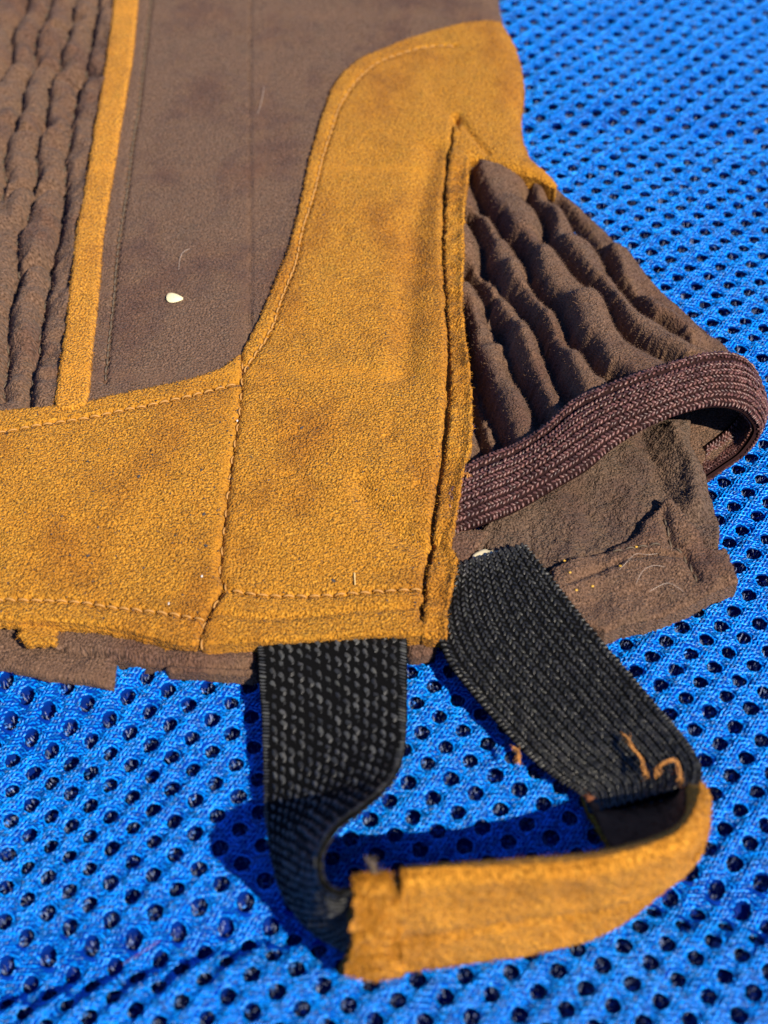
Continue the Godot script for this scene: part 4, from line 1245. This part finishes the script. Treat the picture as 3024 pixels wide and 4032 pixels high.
func straps() -> void:
	var left := band([PackedVector3Array([Vector3(-2.71, 0.50, 3.62), Vector3(-2.62, 0.50, 4.08), Vector3(-2.52, 0.48, 4.97), Vector3(-2.43, 0.42, 5.80), Vector3(-2.37, 0.34, 6.59), Vector3(-2.30, 0.24, 7.35), Vector3(-2.23, 0.16, 7.99), Vector3(-2.09, 0.12, 8.64), Vector3(-1.86, 0.10, 9.27), Vector3(-1.47, 0.10, 9.83), Vector3(-1.00, 0.10, 10.20), Vector3(-0.56, 0.10, 10.44), Vector3(-0.33, 0.15, 10.48), Vector3(0.40, 0.25, 10.52)]), PackedVector3Array([Vector3(0.49, 0.52, 3.58), Vector3(0.48, 0.52, 4.10), Vector3(0.47, 0.56, 5.02), Vector3(0.45, 0.70, 5.97), Vector3(0.38, 1.00, 6.88), Vector3(0.17, 1.50, 7.73), Vector3(-0.28, 2.20, 8.58), Vector3(-0.81, 2.70, 9.29), Vector3(-1.05, 2.95, 9.86), Vector3(-1.04, 3.05, 10.34), Vector3(-0.81, 3.00, 10.58), Vector3(-0.49, 2.85, 10.43), Vector3(-0.23, 2.80, 10.30), Vector3(0.37, 2.70, 10.20)])], 9, 33)
	var node := put("elastic_strap", band_mesh(left, 0.15, none, 1.0), M.black_web, chap)
	weave(left, "knit_loops", M.black_yarn, 16, 0.20, 0.55, 0.085, 0.027, 0.078, node, 1.0, true)
	weave(left, "back_loops", M.black_yarn, 24, 0.12, 0.62, 0.062, 0.030, 0.082, node, -1.0)
	var right := band([PackedVector3Array([Vector3(1.34, 0.62, 2.13), Vector3(1.07, 0.60, 3.33), Vector3(1.24, 0.55, 4.34), Vector3(1.68, 0.50, 5.09), Vector3(2.21, 0.45, 5.82), Vector3(2.72, 0.40, 6.47), Vector3(3.23, 0.35, 6.96), Vector3(3.78, 0.30, 7.34), Vector3(3.93, 0.28, 7.76)]), PackedVector3Array([Vector3(3.07, 0.66, 1.50), Vector3(3.56, 0.66, 2.34), Vector3(4.02, 0.68, 3.21), Vector3(4.55, 0.72, 4.18), Vector3(5.01, 0.80, 5.01), Vector3(5.43, 0.95, 5.87), Vector3(5.75, 1.10, 6.53), Vector3(5.93, 1.30, 7.25), Vector3(5.77, 1.60, 7.90)])], 9, 33)
	var other := put("elastic_strap", band_mesh(right, 0.15, none, 1.0), M.black_web, chap)
	weave(right, "knit_loops", M.black_yarn, 28, 0.105, 0.5, 0.064, 0.037, 0.078, other, 1.0)
	weave(right, "back_loops", M.black_yarn, 24, 0.12, 0.35, 0.060, 0.030, 0.080, other, -1.0)

	var cover := band([PackedVector3Array([Vector3(5.81, 1.20, 7.41), Vector3(5.77, 1.65, 7.88), Vector3(5.50, 2.25, 8.61), Vector3(5.12, 2.70, 9.26), Vector3(4.66, 2.90, 9.62), Vector3(3.93, 2.95, 9.87), Vector3(3.15, 2.95, 10.02), Vector3(2.29, 2.95, 10.09), Vector3(1.14, 2.95, 10.12), Vector3(0.65, 2.95, 10.15), Vector3(0.26, 2.95, 10.19)]), PackedVector3Array([Vector3(4.96, 0.50, 7.35), Vector3(5.24, 0.60, 7.84), Vector3(5.45, 0.85, 8.53), Vector3(5.35, 1.00, 9.00), Vector3(4.91, 1.15, 9.43), Vector3(4.23, 1.30, 9.79), Vector3(3.43, 1.35, 9.98), Vector3(2.50, 1.40, 10.11), Vector3(1.24, 1.40, 10.34), Vector3(0.68, 1.40, 10.41), Vector3(0.26, 1.40, 10.45)]), PackedVector3Array([Vector3(3.81, 0.10, 7.23), Vector3(3.89, 0.22, 7.73), Vector3(4.18, 0.20, 8.39), Vector3(4.43, 0.18, 8.95), Vector3(4.38, 0.15, 9.43), Vector3(4.05, 0.12, 9.82), Vector3(3.43, 0.12, 10.13), Vector3(2.49, 0.12, 10.40), Vector3(1.24, 0.12, 10.55), Vector3(0.71, 0.12, 10.61), Vector3(0.23, 0.12, 10.66)])], 10, 25)
	var cover_node := put("strap_cover", band_mesh(cover, 0.44, cover_relief, 1.0, 0.12), M.ochre_bright, chap)
	var inner := Band.new()
	inner.ns = cover.ns
	inner.nw = cover.nw
	inner.run = cover.run
	inner.width = cover.width
	for i in cover.ns:
		for j in cover.nw:
			var s := lerpf(0.0, 0.995, float(i) / (cover.ns - 1))
			var w := lerpf(0.085, 0.985, float(j) / (cover.nw - 1))
			inner.pos.append(cover.at(s, w) - cover.out(s, w) * 0.235)
	var inner_node := put("cover_lining", band_mesh(inner, 0.08, suede_relief, -1.0), M.russet, chap)
	inner_node.set_meta("label", "reddish brown inner face of the ochre strap cover")
	band_nap(inner, "nap", M.russet_nap, 7000, 0.04, 0.07, inner_node, -1.0)
	band_nap(cover, "nap", M.ochre_nap, 9000, 0.22, 0.06, cover_node, 1.0)
	var cuff := band([PackedVector3Array([Vector3(0.12, 3.10, 10.31), Vector3(-0.07, 3.10, 10.34), Vector3(-0.30, 3.10, 10.34), Vector3(-0.48, 3.05, 10.35)]), PackedVector3Array([Vector3(0.16, 1.60, 10.54), Vector3(-0.06, 1.75, 10.65), Vector3(-0.31, 1.75, 10.69), Vector3(-0.52, 1.70, 10.70)]), PackedVector3Array([Vector3(0.07, 0.15, 10.77), Vector3(-0.12, 0.20, 10.82), Vector3(-0.36, 0.20, 10.79), Vector3(-0.65, 0.20, 10.67)])], 8, 49)
	var cuff_node := put("cover_end", band_mesh(cuff, 0.40, suede_relief, 1.0, 0.34), M.ochre_bright, chap)
	band_nap(cuff, "nap", M.ochre_nap, 3500, 0.20, 0.10, cuff_node, 1.0)
	for line in [PackedVector3Array([Vector3(4.64, 1.00, 6.47), Vector3(4.66, 1.15, 6.70), Vector3(4.73, 1.20, 6.89), Vector3(4.85, 1.20, 7.09), Vector3(4.86, 1.25, 7.32), Vector3(4.88, 1.20, 7.45)]), PackedVector3Array([Vector3(5.11, 1.20, 7.41), Vector3(5.11, 1.45, 7.38), Vector3(5.23, 1.60, 7.38), Vector3(5.38, 1.65, 7.39), Vector3(5.43, 1.60, 7.54), Vector3(5.43, 1.50, 7.75)]), PackedVector3Array([Vector3(2.55, 0.52, 6.47), Vector3(2.60, 0.60, 6.60), Vector3(2.61, 0.62, 6.72), Vector3(2.58, 0.55, 6.78)]), PackedVector3Array([Vector3(1.74, 1.00, -0.21), Vector3(1.84, 1.10, -0.18), Vector3(1.89, 1.10, -0.04)])]:
		put("loose_thread", strand(line, 0.024), M.loose_thread, chap)
	put("loose_thread", strand(PackedVector3Array([Vector3(-0.13, 3.00, 10.26), Vector3(-0.18, 3.30, 10.27), Vector3(-0.22, 3.35, 10.20)]), 0.034), M.brown_thread, chap)


# ---------------------------------------------------------------- bits lying about

func make_litter() -> void:
	var chap_top := func(q: Vector2) -> float: return body(q)
	seed_husk()
	var o := lying("straw", tube(lifted(PackedVector2Array([Vector2(-0.63, 2.34), Vector2(-0.61, 2.70)]), [0.79, 0.82]), 0.022, 0.014, 6), M.straw, "short pale straw lying near the lower edge of the ochre patch", "straw")
	o = lying("hair", tube(lifted(PackedVector2Array([Vector2(-5.05, -8.19), Vector2(-5.18, -7.97), Vector2(-5.25, -7.73), Vector2(-5.26, -7.33)]), [0.90, 0.97, 0.97, 0.90]), 0.007, 0.005, 5), M.pale_hair, "pale curved hair lying above the cream seed husk on brown suede", "hair", "loose hairs")
	o = lying("hair_001", tube(lifted(PackedVector2Array([Vector2(-3.53, -15.56), Vector2(-3.53, -14.85), Vector2(-3.63, -14.16)]), [0.90, 0.98, 0.90]), 0.007, 0.005, 5), M.pale_hair, "pale hair on the brown suede just right of the long panel seam", "hair", "loose hairs")
	o = lying("hair_002", tube(lifted(PackedVector2Array([Vector2(5.92, 1.74), Vector2(5.66, 1.85), Vector2(5.43, 1.78), Vector2(5.23, 2.00), Vector2(5.02, 2.20)]), [0.68, 0.78, 0.72, 0.76, 0.68]), 0.005, 0.004, 5), M.pale_hair, "wavy white hair across the crease of the brown flap hem", "hair", "loose hairs")
	o = lying("hair_003", tube(lifted(PackedVector2Array([Vector2(5.34, 2.57), Vector2(5.51, 2.27), Vector2(5.76, 2.10), Vector2(6.03, 2.09)]), [0.68, 0.74, 0.72, 0.66]), 0.005, 0.004, 5), M.pale_hair, "hook-shaped pale hair on the brown hem below the crease", "hair", "loose hairs")
	o = lying("hair_004", tube(lifted(PackedVector2Array([Vector2(5.60, 2.75), Vector2(6.01, 2.57), Vector2(6.33, 2.75)]), [0.66, 0.72, 0.66]), 0.005, 0.004, 5), M.pale_hair, "short bowed pale hair close to the lower edge of the brown hem", "hair", "loose hairs")
	o = lying("hair_005", tube(lifted(PackedVector2Array([Vector2(-4.07, 10.07), Vector2(-4.13, 10.21), Vector2(-4.33, 10.36), Vector2(-4.73, 10.53)]), [-0.12, 0.05, 0.05, -0.15]), 0.011, 0.007, 5), M.red_hair, "reddish brown hair on the blue mesh left of the strap", "hair", "loose hairs")
	var said := ["yellow crumb in the crease of the brown flap hem, below the folded tip", "yellow crumb beside the upper right edge of the black strap", "yellow crumb on the brown hem just below the one beside the strap edge", "yellow crumb in the middle of the brown hem, right of two others", "long yellow crumb on the brown hem, lowest of the crumbs", "dull yellow crumb under the hem crease near the wavy white hair"]
	var at := PackedVector2Array([Vector2(5.49, 1.47), Vector2(3.89, 1.87), Vector2(3.97, 2.25), Vector2(4.44, 2.53), Vector2(4.08, 2.66), Vector2(5.07, 2.05)])
	for i in at.size():
		var y := hem_height(at[i])
		var r := rng.randf_range(0.018, 0.03)
		var bit := lying("crumb" + number(i), grain(Vector3(at[i].x, y + 0.02, at[i].y), Vector3(r * 1.3, r * 0.7, r), i), M.crumb, said[i], "crumb", "yellow crumbs on the flap hem")
		bit.rotation.y = 0.0
	said = ["white fleck on the ochre band left of the seam's lower end", "pale fleck on the lower stitching of the ochre band", "pale fluff caught on the seam between the two ochre pieces"]
	at = PackedVector2Array([Vector2(-3.86, 2.45), Vector2(-4.50, 3.12), Vector2(-3.39, -1.93)])
	for i in at.size():
		var y := over(at[i])
		lying("fleck" + number(i), grain(Vector3(at[i].x, y + 0.015, at[i].y), Vector3(0.022, 0.018, 0.034), 20 + i), M.fleck, said[i], "fleck", "pale flecks on the ochre suede")
	# dark specks of dirt ground into the ochre suede, and the one brown stain by the stitching
	var places := []
	var tones := PackedColorArray()
	at = PackedVector2Array([Vector2(-6.67, -0.66), Vector2(-4.09, -0.42), Vector2(-3.77, 0.04), Vector2(-7.86, 0.76), Vector2(-7.03, 0.89), Vector2(-3.95, 0.79), Vector2(-6.35, 1.88), Vector2(-5.13, 2.18), Vector2(-3.00, -2.06), Vector2(-1.89, -1.69), Vector2(-2.58, -0.14), Vector2(-2.47, 1.04), Vector2(-1.88, 1.88), Vector2(-2.54, 2.53), Vector2(-1.59, -9.46), Vector2(-5.47, -0.22), Vector2(-3.49, -1.47), Vector2(-2.50, -5.21), Vector2(-1.07, 2.53), Vector2(-3.84, 1.64)])
	for q in at:
		var k := rng.randf_range(0.02, 0.04) * CM
		places.append(Transform3D(Basis.from_euler(Vector3(0, rng.randf() * TAU, 0)) * Basis.from_scale(Vector3(k, k * 0.35, k * 1.4)), Vector3(q.x, over(q) + 0.012, q.y) * CM))
		tones.append(Color(1, 1, 1))
	for k in 520:
		var q := Vector2(rng.randf_range(-8.5, 1.3), rng.randf_range(-5.0, 3.6))
		if Geometry2D.is_point_in_polygon(q, PackedVector2Array([Vector2(-3.74, 4.13), Vector2(-3.69, 3.52), Vector2(-3.35, 2.68), Vector2(-3.49, 2.33), Vector2(-3.48, 1.43), Vector2(-3.46, 0.20), Vector2(-3.42, -0.79), Vector2(-3.36, -2.24), Vector2(-3.37, -3.16), Vector2(-3.38, -3.66), Vector2(-3.45, -4.26), Vector2(-3.32, -4.62), Vector2(-3.08, -5.45), Vector2(-2.75, -6.93), Vector2(-2.46, -8.30), Vector2(-2.23, -10.23), Vector2(-2.05, -12.09), Vector2(-1.78, -13.96), Vector2(-1.55, -15.34), Vector2(-1.23, -16.18), Vector2(-0.76, -16.92), Vector2(-0.01, -17.54), Vector2(0.70, -18.05), Vector2(1.77, -18.62), Vector2(2.87, -19.01), Vector2(3.45, -19.10), Vector2(3.62, -19.25), Vector2(3.90, -18.73), Vector2(4.09, -17.95), Vector2(4.19, -16.83), Vector2(4.17, -15.73), Vector2(4.00, -14.56), Vector2(3.97, -13.32), Vector2(4.16, -12.24), Vector2(4.52, -11.71), Vector2(4.76, -11.31), Vector2(4.68, -10.90), Vector2(4.33, -11.20), Vector2(3.82, -11.45), Vector2(3.32, -11.65), Vector2(2.82, -11.96), Vector2(2.50, -12.08), Vector2(2.34, -11.91), Vector2(2.01, -9.76), Vector2(1.92, -7.86), Vector2(1.82, -6.07), Vector2(1.86, -4.64), Vector2(1.94, -3.02), Vector2(1.86, -1.17), Vector2(1.69, -0.61), Vector2(1.56, 0.25), Vector2(1.50, 0.75), Vector2(1.33, 1.48), Vector2(1.46, 1.96), Vector2(1.35, 2.61), Vector2(1.23, 3.20), Vector2(1.17, 3.85), Vector2(1.20, 3.92), Vector2(0.47, 3.90), Vector2(-0.09, 3.90), Vector2(-1.71, 4.01), Vector2(-2.84, 4.07)])) or Geometry2D.is_point_in_polygon(q, PackedVector2Array([Vector2(-3.45, -4.29), Vector2(-3.38, -3.68), Vector2(-3.37, -3.18), Vector2(-3.36, -2.26), Vector2(-3.43, -0.81), Vector2(-3.46, 0.18), Vector2(-3.48, 1.42), Vector2(-3.49, 2.31), Vector2(-3.42, 2.67), Vector2(-3.74, 3.50), Vector2(-3.81, 4.11), Vector2(-4.26, 4.11), Vector2(-4.80, 3.91), Vector2(-5.55, 3.68), Vector2(-6.52, 3.54), Vector2(-7.25, 3.50), Vector2(-7.97, 3.48), Vector2(-8.84, 3.48), Vector2(-9.86, -2.07), Vector2(-8.93, -2.29), Vector2(-7.35, -2.49), Vector2(-6.31, -2.82), Vector2(-5.25, -3.18), Vector2(-4.46, -3.44), Vector2(-3.93, -3.73), Vector2(-3.67, -3.96)])):
			var r := rng.randf_range(0.008, 0.02) * CM
			places.append(Transform3D(Basis.from_euler(Vector3(0, rng.randf() * TAU, 0)) * Basis.from_scale(Vector3(r, r * 0.3, r * 1.5)), Vector3(q.x, over(q) + 0.016, q.y) * CM))
			tones.append(Color(1, 1, 1))
	scatter("dirt_specks", capsule, M.speck, places, tones, chap.get_node("side_patch"))


func lifted(p: PackedVector2Array, y: Array) -> PackedVector3Array:
	var out := PackedVector3Array()
	for i in p.size():
		out.append(Vector3(p[i].x, y[i], p[i].y))
	return out


func lying(called: String, mesh: ArrayMesh, mat: Material, label: String, category: String, group := "") -> MeshInstance3D:
	var o := put(called, mesh, mat, self)
	tag(o, label, category, group)
	return o


func grain(at: Vector3, r: Vector3, n: int) -> ArrayMesh:
	# an uneven little lump
	var v := PackedVector3Array()
	var ix := PackedInt32Array()
	for j in 7:
		var b := PI * j / 6.0
		for i in 10:
			var a := TAU * i / 10.0
			var d := Vector3(sin(b) * cos(a), cos(b), sin(b) * sin(a))
			v.append((at + d * r * (1.0 + 0.35 * fine.get_noise_3d(d.x + n * 5.0, d.y, d.z))) * CM)
	for j in 6:
		for i in 10:
			var a := j * 10 + i
			var b := j * 10 + (i + 1) % 10
			ix.append_array([a, b, a + 10, b, b + 10, a + 10])
	return arrays(v, smooth_normals(v, ix), PackedVector2Array(), ix)


func seed_husk() -> void:
	# a flat pale husk with one pointed end, standing a little off the suede
	var c: Vector3 = PackedVector3Array([Vector3(-5.27, 0.88, -6.21)])[0]
	var v := PackedVector3Array()
	var ix := PackedInt32Array()
	const N := 18
	for side in 2:
		for r in 4:
			for i in N:
				var a := TAU * i / N
				var t := r / 3.0
				var x := cos(a) * 0.215 * t * (1.0 + 0.12 * cos(a))
				var z := sin(a) * 0.135 * t * (1.0 - 0.35 * cos(a)) + 0.03 * cos(a)
				var y := (0.055 if side == 0 else -0.035) * (1.0 - t * t) + 0.07 + z * -0.25 + 0.05 * x
				v.append((c + Vector3(x, y, z)) * CM)
	for side in 2:
		for r in 3:
			for i in N:
				var a := side * N * 4 + r * N + i
				var b := side * N * 4 + r * N + (i + 1) % N
				if side == 0:
					ix.append_array([a, a + N, b, b, a + N, b + N])
				else:
					ix.append_array([a, b, a + N, b, b + N, a + N])
	lying("seed_husk", arrays(v, smooth_normals(v, ix), PackedVector2Array(), ix), M.seed, "small cream seed husk lying on the brown suede panel", "seed")
